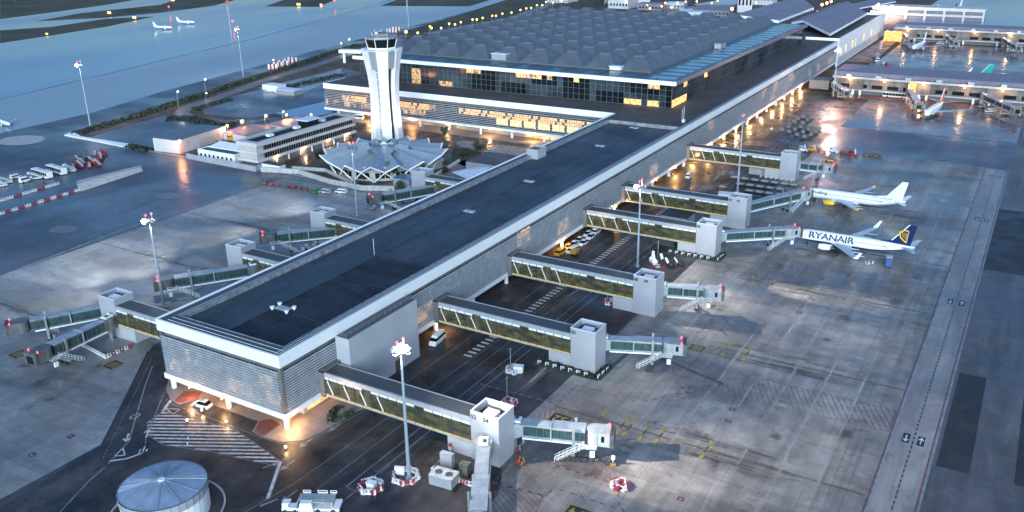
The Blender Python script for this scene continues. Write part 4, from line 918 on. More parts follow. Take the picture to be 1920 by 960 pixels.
for a0 in range(0, 360, 45):
    a = R(a0+20); m = MB(); d = .2; m.poly([(13.5*math.cos(a), 13.5*math.sin(a), 13.2), (7*math.cos(a-d*1.4), 7*math.sin(a-d*1.4), 12), (8*math.cos(a), 8*math.sin(a), 14)]); m.poly([(13.5*math.cos(a), 13.5*math.sin(a), 13.2), (8*math.cos(a), 8*math.sin(a), 14), (7*math.cos(a+d*1.4), 7*math.sin(a+d*1.4), 12)])
    m.poly([(13.5*math.cos(a), 13.5*math.sin(a), 13.2), (14.5*math.cos(a-d), 14.5*math.sin(a-d), 10.0), (7*math.cos(a-d*1.4), 7*math.sin(a-d*1.4), 12)]); m.poly([(13.5*math.cos(a), 13.5*math.sin(a), 13.2), (7*math.cos(a+d*1.4), 7*math.sin(a+d*1.4), 12), (14.5*math.cos(a+d), 14.5*math.sin(a+d), 10.0)])
    m.v = [(x*.92, y*.92, 8.8+(z-10)*.75) for x, y, z in m.v]; m.obj('dormer', 'starroof', st)

# ------------------------------------------------------------------ buildings left of the tower
ob = thing('office_building', (158.5, 171, 0), 0, 'long three-storey office slab with two ribbon windows and white roof band', 'office building')
MB().box(2, 66, .6, 11.5, 0, 2.6).obj('ground_floor', 'frame', ob)
for z in (2.6, 6.4): MB().box(0, 69, 0, 13, z, z+1.25).obj('floor_band', 'cream', ob)
b = MB(); b.box(0, 69, 0, .4, 9.9, 11.6).box(0, 69, 12.6, 13, 9.9, 11.6).box(0, .4, .4, 12.6, 9.9, 11.6).box(68.6, 69, .4, 12.6, 9.9, 11.6).box(0, 69, 0, 2.5, 11.61, 11.7).box(0, 69, 10.5, 13, 11.61, 11.7).box(0, 3, 2.5, 10.5, 11.61, 11.7).box(66, 69, 2.5, 10.5, 11.61, 11.7).obj('roof_band', 'cream', ob)
MB().box(.4, 68.6, .4, 12.6, 9.9, 10.4).obj('roof', 'roof_lo', ob)
MB().box(5, 67, .8, 12, 3.85, 9.9).obj('core', 'frame', ob)
for z in (3.9, 7.7):
    w_ = MB().box(5, 67, .5, .6, z, z+2.4).obj('ribbon_window', 'dglass', ob); m = MB()
    for x in np.arange(5, 67.1, 1.55): m.box(x, x+.12, .36, .49, z, z+2.4)
    m.obj('mullion', 'steel', w_)
MB().box(.6, 4.8, .8, 12, 3.9, 9.8).obj('end_wall', 'beige', ob)
MB().box(38, 46, 4, 10, 11.2, 14.2).obj('penthouse', 'dglass', ob); MB().box(37, 47, 3, 11, 14.21, 14.6).obj('penthouse_roof', 'canopy', ob)
for x in (14, 32, 50): MB().box(x, x+3, 5.5, 8, 11.3, 12.4).obj('roof_unit', 'wmetal', ob)
for x in (12, 30, 48, 62): light('POINT', (x, -.6, 2.3), 420, (1, .6, .25), .3, parent=ob)
for x in range(4, 68, 8): MB().cyl(x, .4, 0, 2.6, .3, n=8).obj('column', 'whiteb', ob)
t = thing('warehouse', (160, 226, 0), 0, 'low flat-roofed pink-lit warehouse with a wide door recess', 'warehouse')
MB().prism([(0, 0), (34, 4.5), (31, 20.5), (14, 18), (-1.5, 17)], 0, 6.5).obj('wall', 'cream', t); MB().prism([(.3, .4), (33.6, 4.9), (30.7, 20.2), (14, 17.6), (-1.1, 16.7)], 6.502, 6.6).obj('roof', 'hall_roof', t)
MB().hexa([(14, 1.75, .1), (30, 3.87, .1), (30, 3.95, .1), (14, 1.9, .1)], [(14, 1.75, 4), (30, 3.87, 4), (30, 3.95, 4), (14, 1.9, 4)]).obj('door', 'beige', t)
t = thing('small_office', (159.3, 187, 0), 0, 'single-storey white office with dark roof in front of the warehouse', 'building')
MB().box(0, 6.5, 0, 25, 0, 4).obj('wall', 'white', t); MB().box(.4, 6.1, .4, 24.6, 4.002, 4.1).obj('roof', 'roof_gr', t); MB().box(0, .4, 0, 25, 4, 4.5).box(6.1, 6.5, 0, 25, 4, 4.5).box(.4, 6.1, 0, .4, 4, 4.5).box(.4, 6.1, 24.6, 25, 4, 4.5).obj('parapet', 'white', t)
b = MB()
for i in range(8): b.box(-.06, -.01, 2+i*2.9, 3.2+i*2.9, 1.3, 2.6)
b.each('window', 'dglass', t)
t = thing('long_annex', (166.5, 188, 0), 0, 'white annex with slanting roof between the small office and the warehouse', 'building'); MB().hexa([(0, 0, 0), (7, 0, 0), (7, 24, 0), (0, 24, 0)], [(0, 0, 4.2), (7, 0, 5.2), (7, 24, 5.2), (0, 24, 4.2)]).obj('wall', 'white', t)
simple_box('hangar_shed', 'lilac flat shed under the bright sodium lamps', 'shed', 192, 214, 214, 232, 3.5, 'cream', 'mauve')
simple_box('hangar_shed', 'flat mauve shed beside the blue parking area', 'shed', 214, 242, 206, 222, 4, 'cream', 'mauve')
simple_box('gatehouse', 'white block beside the near end of the office slab', 'kiosk', 158.8, 162.5, 158, 169.5, 2.8, 'white', 'roof_gr')
simple_box('portal_cabin', 'white container cabin by the access road', 'cabin', *(lambda g: (g.x-4, g.x+4, g.y-7, g.y+7))(G(515, 170)), 4, 'white', 'wmetal')
simple_box('portal_cabin', 'long low blue-grey cabin in the corner of the pale lot', 'cabin', *(lambda g: (g.x-4, g.x+4, g.y-8, g.y+8))(G(543, 176)), 3, 'panel2', 'canopy')
t = thing('entrance_canopy', (*G(655, 118)[:2], 0), R(15), 'white lit canopy on one thick column left of the hall', 'canopy'); MB().box(-3, 3, -12, 7, 8, 10.4).obj('roof', 'white', t); MB().cyl(0, 4, 0, 8, 1.1).obj('column', 'white', t); MB().box(-3.1, -3.02, -11, -4, 8.1, 8.9).obj('light_strip', 'win_yel', t)
simple_box('service_building', 'grey flat-roofed service building behind the pier roof edge', 'building', 198, 217, 66, 83, 5, 'panel2', 'roof_gr', 0)
t = thing('shade_canopy', (176, 66, 0), 0, 'pale blue fabric shade canopy behind the pier roof edge', 'canopy'); MB().hexa([(0, 0, 4.2), (17, 1, 5.6), (16, 10, 4.4), (2, 11, 5.8)], [(0, 0, 4.35), (17, 1, 5.75), (16, 10, 4.55), (2, 11, 5.95)]).obj('fabric', 'canopy', t)
for x, y in ((.3, .3), (16.5, 1.3), (15.5, 9.6), (2.2, 10.5)): MB().cyl(x, y, 0, 4.4, .15, n=6).obj('post', 'steel', t)
simple_box('kiosk', 'small building with bright blue roof left of the near terrace wall', 'kiosk', 166.5, 174, 91, 99.5, 3.2, 'panel2', 'carb' if False else 'hall_sky')
simple_box('kiosk', 'pale blue roofed kiosk right of the star-roofed building', 'kiosk', 193, 203, 97.5, 103, 3.2, 'beige', 'canopy')
t = thing('boundary_wall', (0, 0, 0), 0, 'long low concrete wall curving round the star-roofed building', 'wall'); P_ = gp((490, 322), (560, 326), (620, 345), (680, 357), (740, 358)); b = MB().line(P_, .5, 0)
b2 = MB()
for p, q in zip(P_[:-1], P_[1:]):
    d = (Vector(q)-Vector(p)).normalized()*0.3; n = Vector((-d.y, d.x)); b2.hexa([(p[0]-n.x, p[1]-n.y, 0), (q[0]-n.x, q[1]-n.y, 0), (q[0]+n.x, q[1]+n.y, 0), (p[0]+n.x, p[1]+n.y, 0)], [(p[0]-n.x, p[1]-n.y, 2.2), (q[0]-n.x, q[1]-n.y, 2.2), (q[0]+n.x, q[1]+n.y, 2.2), (p[0]+n.x, p[1]+n.y, 2.2)])
b2.obj('wall', 'kerb', t)
def wall_thing(P_, h, w_, m, label, name='boundary_wall'):
    t = thing(name, (P_[0][0], P_[0][1], 0), 0, label, 'wall' if 'wall' in name else 'fence'); b = MB(); o = Vector(P_[0])
    for p, q in zip(P_[:-1], P_[1:]):
        p = Vector(p)-o; q = Vector(q)-o; d = (q-p).normalized()*w_/2; n = Vector((-d.y, d.x))
        b.hexa([(p.x-n.x, p.y-n.y, 0), (q.x-n.x, q.y-n.y, 0), (q.x+n.x, q.y+n.y, 0), (p.x+n.x, p.y+n.y, 0)], [(p.x-n.x, p.y-n.y, h), (q.x-n.x, q.y-n.y, h), (q.x+n.x, q.y+n.y, h), (p.x+n.x, p.y+n.y, h)])
    b.obj('wall', m, t); return t
wall_thing(gp((735, 371), (800, 340), (862, 303)), 1.2, .8, 'edge', 'thin white parapet wall slanting past the near terrace')
wall_thing(gp((548, 318), (610, 322), (660, 346)), 1.6, .5, 'kerb', 'inner concrete wall left of the star-roofed building')
wall_thing(gp((350, 297), (480, 322), (495, 316)), 2.6, .4, 'panel2', 'grey panel screen in front of the small white office')
t = thing('noise_wall', (*gp((152, 359))[0], 0), 0, 'grey sloping concrete blast wall beside the red and white barriers', 'wall'); a = Vector((130.9-96.7, 3.7)); MB().hexa([(0, 0, 0), (a.x, a.y, 0), (a.x+4.2, a.y+7, 0), (4.5, 9, 0)], [(.5, 3, 2.6), (a.x, a.y+2, 1.5), (a.x+3.5, a.y+5, 1.5), (4.2, 8, 2.6)]).obj('wall', 'kerb', t)

# water tank at the bottom left
tk = thing('water_tank', (-32.6, .2, 0), 0, 'round grey storage tank with shallow segmented roof at the bottom left', 'tank')
RT = 8.1; nS = 36
MB().cyl(0, 0, 0, 4.3, RT, n=nS).obj('lower_wall', 'white', tk)
MB().cyl(0, 0, 4.3, 6.0, RT+.12, n=nS).obj('upper_wall', 'panel', tk)
b = MB()
for i in range(nS): a = 6.2832*i/nS; b.box(0, .1, 0, .1, 0, .1) if 0 else b.tube(((RT+.15)*math.cos(a), (RT+.15)*math.sin(a), 4.35), ((RT+.15)*math.cos(a), (RT+.15)*math.sin(a), 6.0), .06, n=4)
b.each('seam', 'fascia', tk)
b = MB(); n = 96
for i in range(n):
    a0, a1 = 6.2832*i/n, 6.2832*(i+1)/n; z0 = 6.05+(.1 if i % 2 else 0)
    b.poly([(RT*1.01*math.cos(a0), RT*1.01*math.sin(a0), 6.05), (RT*1.01*math.cos(a1), RT*1.01*math.sin(a1), 6.05), (.8*math.cos(a1), .8*math.sin(a1), 7.3), (.8*math.cos(a0), .8*math.sin(a0), 7.3)])
    if i % 4: b.tube((RT*math.cos(a0), RT*math.sin(a0), 6.07), (1.8*math.cos(a0), 1.8*math.sin(a0), 7.18), .035, n=3)
b.obj('roof', 'tanks', tk)
b = MB()
for i in range(12): a = 6.2832*(i+.5)/12; b.tube((RT*math.cos(a), RT*math.sin(a), 6.1), (.8*math.cos(a), .8*math.sin(a), 7.35), .1, n=4)
b.each('roof_rib', 'starroof', tk)
MB().cyl(0, 0, 7.25, 7.55, .85, .6, n=14).obj('vent', 'canopy', tk)
b = MB()
for i in range(48):
    a0, a1 = 6.2832*i/48, 6.2832*(i+1)/48; b.tube(((RT+.2)*math.cos(a0), (RT+.2)*math.sin(a0), 6.15), ((RT+.2)*math.cos(a1), (RT+.2)*math.sin(a1), 6.15), .07, n=4)
b.obj('rim', 'dsteel', tk)
b = MB()
for i in range(40):
    a0, a1 = 6.2832*i/40, 6.2832*(i+1)/40; r1, r2 = 10.6, 10.95
    b.hexa([(r1*math.cos(a0), r1*math.sin(a0), 0), (r1*math.cos(a1), r1*math.sin(a1), 0), (r2*math.cos(a1), r2*math.sin(a1), 0), (r2*math.cos(a0), r2*math.sin(a0), 0)], [(r1*math.cos(a0), r1*math.sin(a0), .3), (r1*math.cos(a1), r1*math.sin(a1), .3), (r2*math.cos(a1), r2*math.sin(a1), .3), (r2*math.cos(a0), r2*math.sin(a0), .3)])
b.obj('kerb_ring', 'kerb', tk)

# ------------------------------------------------------------------ floodlight masts
def mast(x, y, h, label, lamps, red=True, aim=None, e=0, c=(1, .91, .80), r=.42, lens='lampw', beams=()):
    t = thing('floodlight_mast', (x, y, 0), 0, label, 'floodlight mast', 'floodlight masts on the aprons')
    MB().cyl(0, 0, 0, h, r, r*.5, n=14).cyl(0, 0, 0, .4, r*1.8, n=14).obj('pole', 'mast', t, smooth=False)
    MB().cyl(0, 0, h-.2, h, 1.6, n=12).box(-2.2, 2.2, -.1, .1, h, h+.15).box(-.1, .1, -2.2, 2.2, h, h+.15).obj('head_ring', 'steel', t)
    for i in range(8):
        a = 6.2832*i/8; on = i < lamps and not (lamps == 8 and i % 2); cx, cy = 1.7*math.cos(a), 1.7*math.sin(a)
        f = MB().box(cx-.35, cx+.35, cy-.35, cy+.35, h-.1, h+.35).obj('floodlight', 'steel', t)
        if on: MB().box(cx-.32, cx+.32, cy-.32, cy+.32, h-.2, h-.11).obj('lens', lens, f)
    if 1 <= lamps < 4: MB().sphere(-1.0, 1.0, h+.1, .75, 10, 6).obj('glare_globe', lens, t)  # glowing ball added at the head to stand for the lamps' glare
    if lamps >= 4: MB().sphere(.3, 0, h+.2, 1.05, 12, 8).obj('glare_globe', lens, t)
    if red:
        for k in (-1, 1): MB().tube((k*1.0, 0, h), (k*1.0, 0, h+1.8), .05, n=4).cyl(k*1.0, 0, h+1.8, h+2.3, .22, n=8, mi=1).obj('warning_lamp', ['steel', 'lampr'], t)
    for (u, v, be, ba) in beams:          # extra spots added at the mast head to make pools of light
        q = G(u, v); light('SPOT', (0, 0, h-1.6), be, c, .4, parent=t, to=(q.x-x, q.y-y, 0), spot=ba)
    if e:
        light('SPOT', (0, 0, h-1.6), e, c, .5, parent=t, to=(aim[0]-x, aim[1]-y, 0) if aim else (0, 0, 0), spot=130)
    return t
mast(-.77, -34.5, 29.4, 'tall mast with dazzling white floodlights nearest the camera', 8, aim=(18, -68), e=30000, beams=((1455, 880, 420000, 36), (1300, 800, 90000, 60), (1205, 730, 120000, 14)))
mast(129.6, -28.9, 27.0, 'mast with one bright lamp behind the tower numbered 48 and 49', 3, aim=(140, -75), e=30000, beams=((1530, 552, 500000, 16), (1440, 620, 170000, 55)))
mast(225.2, -32, 29.6, 'unlit mast with red and white lamps behind the tower numbered 44 and 45', 0, aim=(240, -70), e=0)
mast(33.2, 82.1, 26.6, 'mast with one bright lamp on its left, beside the nearest left jet bridges', 1, aim=(38, 108), e=12000, c=(.93, .97, 1), beams=((135, 515, 330000, 26), (235, 480, 260000, 40), (60, 560, 120000, 45)))
mast(126.7, 86, 26.6, 'unlit mast with red lamps left of the star-roofed building', 0, aim=(110, 110), e=6000, c=(.93, .97, 1), beams=((330, 452, 330000, 28), (480, 385, 160000, 50)))  # head drawn dark; spots added here for light pools on the left apron
mast(182, 327, 33, 'thin mast with small white lamps on the far left apron', 2, aim=(200, 300), e=20000, c=(.9, .95, 1))
mast(337.8, 370.2, 33, 'mast with a pink lamp far left, on the verge beyond the car park', 1, e=15000)
mast(500.4, 557.8, 31, 'distant mast with a red lamp standing on the far apron', 0)
mast(635.8, 444, 29, 'distant pale mast beside the grass above the hall', 0)
mast(768, 546, 29, 'very distant mast at the top edge beyond the hall', 0)
g = G(1562, 180)
mast(g.x, g.y, 27.5, 'mast with a dazzling pinkish floodlight at the far end of the pier', 8, aim=(330, -45), e=60000, c=(1, .58, .46), lens='lampp', beams=((1640, 80, 160000, 55), (1600, 205, 60000, 60), (1720, 215, 160000, 60), (1800, 235, 160000, 60)))
g = G(1640, 60); mast(g.x, g.y, 24, 'mast with a pinkish floodlight beside the white terminal block', 4, aim=(g.x-40, g.y-50), e=50000, c=(1, .66, .58), lens='lampp')
# small street lamps
def street_lamp(x, y, h, label, glowm='lampo', e=0, c=(1, .5, .2), s=.3, group=None, light_on=True):
    t = thing('street_lamp', (x, y, 0), 0, label, 'street lamp', group)
    MB().cyl(0, 0, 0, h, .11, .07, n=6).tube((0, 0, h), (1.0, 0, h+.2), .06, n=4).obj('pole', 'mast', t)
    MB().sphere(1.0, 0, h+.1, s, 8, 5).obj('lamp', glowm, t)
    if e: light('POINT', (1.0, 0, h-.6), e, c, .35, parent=t)
    return t
for i, (u, v, h, nm, e, s, lab) in enumerate(((513, 126, 9, 'headl', 500, .5, 'lamp post beside the red and white boards on the verge'), (386, 165, 9, 'headl', 500, .5, 'second lamp post along the verge hedge'), (335, 190, 9, 'headl', 500, .5, 'lamp post at the left bend of the access road'),
                                             (640, 92, 9, 'lampy', 500, .6, 'yellow lamp post just left of the control tower'), (655, 84, 9, 'headl', 400, .6, 'pale lamp post just left of the control tower'), (388, 190, 8, 'headl', 0, .35, 'short unlit lamp post inside the road bend'))):
    g = G(u, v+10); street_lamp(g.x, g.y, h, lab, nm, e, (1, .8, .5), s)
for i, (u, v, e, s, lab) in enumerate(((451, 229, 3000, .85, 'bright sodium lamp between the warehouse and the lilac shed'), (496, 218, 2200, .7, 'bright sodium lamp above the mauve shed'), (529, 210, 1500, .4, 'small yellow lamp left of the blue parking area'),
                                    (535, 216, 2000, .55, 'orange lamp at the corner of the blue parking area'), (581, 216, 1200, .5, 'orange lamp behind the office penthouse'))):
    g = G(u, v, 7); street_lamp(g.x, g.y, 7, lab, 'lampo', e, (1, .42, .16), s)
t = thing('wall_lamp', (160.2, 224.8, 0), 0, 'dazzling sodium lamp on the near corner of the warehouse', 'wall lamp'); MB().sphere(-.4, 0, 6.6, .75, 8, 5).obj('lamp', 'lampo', t); MB().tube((-.4, 0, 0), (-.4, 0, 6.4), .08, n=4).obj('bracket', 'steel', t); light('POINT', (-1.6, -.8, 6), 1800, (1, .38, .16), .5, parent=t)
t = thing('wall_lamp', (194, 229, 0), 0, 'sodium lamp on the far corner of the warehouse', 'wall lamp'); MB().sphere(0, 0, 7, .65, 8, 5).obj('lamp', 'lampo', t); MB().tube((0, 0, 0), (0, 0, 6.8), .08, n=4).obj('bracket', 'steel', t); light('POINT', (-1, -1, 6), 1500, (1, .4, .2), .5, parent=t)
strg = [(760, 60), (782, 62), (805, 50), (808, 53), (826, 53), (841, 45), (852, 46), (863, 42), (885, 37), (893, 37), (904, 34), (922, 30), (929, 30), (941, 26), (958, 24), (975, 19), (986, 16), (995, 15), (1006, 10), (1016, 10), (1023, 4), (1036, 5)]
for i, (u, v) in enumerate(strg):
    g = G(u, v, 8); street_lamp(g.x, g.y, 8, f'{ORD[i]} yellow lamp from the left in the string beyond the hall', 'lampy', 0, s=.95 if i else 1.4, group='yellow road lamps beyond the hall')
for i, (u, v, h, m, s) in enumerate(((1213, 10, 8, 'lampy', .9), (1240, 12, 9, 'lampo', 1.0), (1247, 6, 10, 'lampy', 1.2), (1270, 6, 12, 'lampy', 1.3), (1259, 14, 6, 'lampo', 1.0), (1306, 3, 8, 'lampo', 1.0), (1334, 6, 8, 'lampy', .9), (1345, 2, 8, 'lampy', .9), (1372, 17, 10, 'lampo', 1.6), (1218, 16, 7, 'lampo', 1.1), (1394, 11, 7, 'lampy', .9), (1417, 5, 7, 'lampy', .9), (1541, 9, 6, 'lampo', 1.5), (1550, 6, 6, 'lampo', 1.5), (1558, 3, 6, 'lampo', 1.4), (1052, 2, 8, 'headl', .9), (1172, 4, 8, 'headl', .8), (1285, 3, 8, 'lampy', .8))):
    g = G(u, v, h); street_lamp(g.x, g.y, h, f'{ORD[i]} scattered lamp in the car parks behind the hall', m, 0, s=s, group='scattered lamps behind the hall')
for i, (u, v, s, lab) in enumerate(((205, 26, 1.6, 'yellow taxiway sign on the grass tip'), (252, 35, 1.4, 'yellow taxiway sign below the grass tip'), (88, 65, .8, 'tiny orange marker light on the left grass strip'), (324, 2, 1.6, 'yellow taxiway sign at the top edge'), (560, 10, 1.5, 'yellow taxiway sign at the top beside the runway'), (602, 10, .9, 'small orange marker light at the top'))):
    g = G(u, v); t = thing('taxiway_sign', (g.x, g.y, 0), 0, lab, 'lit sign'); MB().box(-.3, .3, -s*1.8, s*1.8, .4, .4+s*1.3).obj('panel', 'lampy', t); MB().box(-.2, .2, -s*1.5, -s*1.4, 0, .4).box(-.2, .2, s*1.4, s*1.5, 0, .4).obj('leg', 'steel', t)
for i, (u, v) in enumerate(((425, 8), (318, 24), (438, 53), (628, 12), (29, 4))):
    g = G(u, v); t = thing('obstruction_light', (g.x, g.y, 0), 0, ['red light on a thin pole near the top left grass tip', 'pink light on a pole above two small parked jets', 'pink light on a pole over the far apron', 'pink light on a pole above the runway joint', 'red light on a pole at the top left corner'][i], 'warning light'); MB().cyl(0, 0, 0, 7, .15, n=5).obj('pole', 'mast', t); MB().sphere(0, 0, 7.3, .9, 8, 5).obj('lamp', 'lampr', t)
for i, (u, v, lab) in enumerate(((379, 774, 'low bright ground lamp beside the parked white estate car'), (425, 795, 'low ground lamp in the middle of the orange-lit lane'), (536, 843, 'low ground lamp at the kerb corner'))):
    g = G(u, v); t = thing('ground_lamp', (g.x, g.y, .14 if i == 0 else .05), 0, lab, 'ground lamp'); MB().cyl(0, 0, 0, .5, .18, n=8).cyl(0, 0, .5, .8, .25, n=8, mi=1).obj('lamp', ['dsteel', 'headl'], t); light('POINT', (0, 0, 1.1), 170, (1, .6, .28), .2, parent=t)
light('POINT', (-.5, -1.2, 2.6), 800, (1, .55, .22), .3, parent=pier); light('POINT', (-1.5, 30, 3.0), 500, (1, .5, .25), .3, parent=pier)

# ------------------------------------------------------------------ vehicles
def wheels(t, xs, y, r=.34, w_=.22):
    for x in xs:
        for s in (-1, 1):
            m = MB(); n = 12; a8 = [6.2832*i/n for i in range(n)]; y0, y1 = sorted((s*y, s*(y-w_)))
            m.hexa([(x+r*math.cos(v), y0, r+r*math.sin(v)) for v in a8], [(x+r*math.cos(v), y1, r+r*math.sin(v)) for v in a8]).obj('wheel', 'rubber', t)
def car(name, paint, L=4.4, Wd=1.78, H=1.5, kind='car', label=None, cat=None, group=None):
    t = thing(name, (0, 0, 0), 0, label, cat, group); h = Wd/2
    if kind == 'car': prof_ = [(-.5, .35), (-.5, .78), (-.47, .92), (.28, .95), (.5, .75), (.5, .35)]; cab = [(-.46, .9), (-.36, 1), (.06, 1), (.27, .92)]
    elif kind == 'van': prof_ = [(-.5, .3), (-.5, .6), (-.5, .62), (.38, .62), (.5, .5), (.5, .3)]; cab = [(-.5, .62), (-.49, 1), (.24, 1), (.40, .62)]
    zb = lambda q: .25+(q-.3)/.7*(H-.25)
    prof_ = [(x*L, zb(q*.62 if kind == 'car' else q)) for x, q in prof_]; 
    n = len(prof_); m = MB(); m.loft([[(x, -h, z) for x, z in prof_], [(x, h, z) for x, z in prof_]]); m.poly([(x, -h, z) for x, z in prof_]); m.poly([(x, h, z) for x, z in prof_]); m.obj('body', paint, t)
    zt = max(z for x, z in prof_); k = h*.9
    c = [(x*L, (zt-.03 if i in (0, 3) else H)) for i, (x, q) in enumerate(cab)]
    lo = [(c[0][0], -k, c[0][1]), (c[3][0], -k, c[3][1]), (c[3][0], k, c[3][1]), (c[0][0], k, c[0][1])]; k2 = k*.86
    hi = [(c[1][0], -k2, H-.06), (c[2][0], -k2, H-.06), (c[2][0], k2, H-.06), (c[1][0], k2, H-.06)]
    if kind == 'van': MB().hexa(lo, hi).obj('cabin', paint, t); g = MB(); g.hexa([(p[0]*1.002+.02, p[1]*1.02, zt+.05) for p in lo], [(q[0]+(p[0]-q[0])*.45, (q[1]+(p[1]-q[1])*.45)*1.03, zt+(H-zt)*.6) for p, q in zip(lo, hi)]).obj('windows', 'dglass', t)
    else: MB().hexa(lo, hi).obj('windows', 'dglass', t)
    MB().hexa([(p[0], p[1], H-.07) for p in hi], [(p[0]*.97, p[1]*.97, H+.02) for p in hi]).obj('roof', paint, t)
    wheels(t, (-.31*L, .31*L), h, .33 if kind == 'car' else .38); return t
def sloc(u, v): g = G(u, v); return (g.x, g.y, .05)
t = car('estate_car', 'carw', 4.6, 1.85, 1.7, label='white estate car with dark windows parked under the pier end', cat='car'); t.location = (-1.6, 25.7, .05); t.rotation_euler.z = R(97)
MB().box(-.4, -.1, -.5, .5, 1.73, 1.85).obj('roof_bar', 'carg', t)
t = car('van', 'carw', 6.0, 2.05, 2.6, 'van', 'tall white minibus van parked below the pier wall', 'van'); t.location = (53.0, -3.6, .05); t.rotation_euler.z = R(188)
t = car('van', 'carw', 4.6, 1.9, 2.0, 'van', 'white van driving on the orange-lit road under the farthest walkways', 'van'); t.location = (236, -7, .05); t.rotation_euler.z = R(190); MB().box(-2.33, -2.3, -.7, -.3, .6, .8).box(-2.33, -2.3, .3, .7, .6, .8).each('headlight', 'headl', t)
for i, (x, y, kd, pt, rz, lab) in enumerate(((127.2, -1.8, 'van', 'cary', 176, 'yellow van nearest in the row under the pier'), (131.0, -4.6, 'van', 'carw', 170, 'boxy white van beside the yellow truck under the pier'), (133.6, -1.4, 'car', 'cary', 185, 'small yellow car second in the row under the pier'),
                                            (137.0, -1.8, 'car', 'carw', 183, 'silver white car next to the small yellow car'), (139.8, -4.2, 'car', 'carw', 176, 'white hatchback nearest the column lamp'), (141.8, -1.6, 'car', 'carw', 178, 'white hatchback behind the first, close to the pier'),
                                            (146.8, -3.6, 'car', 'carw', 182, 'white car in the middle of the parked row'), (149.0, -1.5, 'car', 'carw', 179, 'white car half hidden behind the middle one'), (152.0, -3.2, 'van', 'carw', 181, 'small white van at the far end of the row'), (157.0, -5.5, 'van', 'card', 90, 'black van across the lane under the fourth walkway'), (158.5, -11.8, 'car', 'card', 200, 'dark car with lit headlights leaving under the fourth walkway'))):
    t = car('parked_'+('van' if kd == 'van' else 'car'), pt, 4.3 if kd == 'car' else 4.8, 1.75 if kd == 'car' else 1.95, 1.5 if kd == 'car' else 2.2, kd, lab, 'van' if kd == 'van' else 'car', 'vehicles parked under the pier'); t.location = (x, y, .05); t.rotation_euler.z = R(rz-90+90)
    if 'headlights' in lab: MB().box(2.2, 2.24, -.7, -.4, .6, .8).box(2.2, 2.24, .4, .7, .6, .8).each('headlight', 'headl', t)
t = thing('tipper_truck', (129.3, -6.2, .05), R(185), 'small yellow tipper trailer beside the boxy white van', 'trailer'); MB().hexa([(-1.4, -.9, .7), (1.4, -.9, .7), (1.4, .9, .7), (-1.4, .9, .7)], [(-1.6, -1.1, 1.9), (1.6, -1.1, 1.9), (1.6, 1.1, 1.9), (-1.6, 1.1, 1.9)]).obj('tub', 'cary', t); wheels(t, (-.6, .6), .95)
# apron buses
def bus(label, loc, rz, L=13.5):
    t = thing('apron_bus', loc, rz, label, 'bus', 'apron buses')
    MB().box(-L/2, L/2, -1.45, 1.45, .35, 1.25).box(-L/2, L/2, -1.4, 1.4, 2.75, 3.05).obj('body', 'carw', t); MB().box(-L/2+.05, L/2-.05, -1.4, 1.4, 1.25, 2.75).obj('windows', 'dglass', t)
    MB().box(-L/2+.1, L/2-.1, -1.3, 1.3, 3.06, 3.12).box(-2, 0, -.8, .8, 3.12, 3.3, mi=1).obj('roof', ['carw', 'cartl'], t)
    b = MB()
    for k in range(9): x = -L/2+k*L/8; b.box(x-.06, x+.06, -1.43, 1.43, 1.2, 2.8)
    b.obj('pillar', 'carw', t); wheels(t, (-L*.3, L*.3), 1.47, .5); return t
bus('long white apron bus parked left, in front of its twin', (*G(80, 331)[:2], .05), R(-96)); bus('long white apron bus parked behind its twin, beside the stored equipment', (*G(107, 324)[:2], .05), R(-96))
bus('white bus at the foot of the nearer old pier', (460, -56, .05), R(90), 14)
# mobile stairs
def steps_truck(label, x, y, rz, s=1.0):
    t = thing('boarding_steps', (x, y, .05), rz, label, 'mobile stairs', 'mobile boarding steps'); t.scale = (s, s, s)
    MB().box(-3.2, 3.2, -1.0, 1.0, .45, .95).box(2.0, 3.6, -1.0, 1.0, .4, 2.1).obj('chassis', 'carw', t); b = MB(); r = MB()
    for k in range(13): b.box(-3.6+k*.5, -3.1+k*.5, -.85, .85, .6+k*.24, .72+k*.24)
    b.box(2.9, 4.3, -1.0, 1.0, 3.6, 3.75); b.obj('steps', 'cartl', t)
    for e in (-.92, .92):
        for dz in (0, .5, 1.0): r.tube((-3.4, e, .9+dz), (2.9, e, 3.8+dz), .05, n=4)
        r.poly([(-3.4, e, .6), (2.9, e, 3.5), (2.9, e, 4.3), (-3.4, e, 1.4)]); r.box(2.9, 4.3, e-.03, e+.03, 3.75, 4.8)
    r.obj('side_panel', 'cartl', t); wheels(t, (-2.2, 2.4), 1.0, .4); return t
for u, v, rz, lab in ((68, 336, 150, 'white mobile steps in front of the left-hand bus'), (12, 344, 150, 'white mobile steps at the left edge'), (2, 350, 150, 'second white mobile steps cut by the left edge'), (133, 322, 115, 'white mobile steps between the buses and the stored equipment')):
    g = G(u, v); steps_truck(lab, g.x, g.y, R(rz), .75)
g = G(25, 333); t = car('tug', 'carw', 4.5, 2.0, 1.9, 'van', 'small white tug at the left edge behind the mobile steps', 'tug'); t.location = (g.x, g.y-2, .05); t = car('tug', 'carw', 4.2, 2.2, 2.6, 'van', 'square white cabin vehicle left of the two apron buses', 'tug'); t.location = (g.x-2, g.y-12, .05)
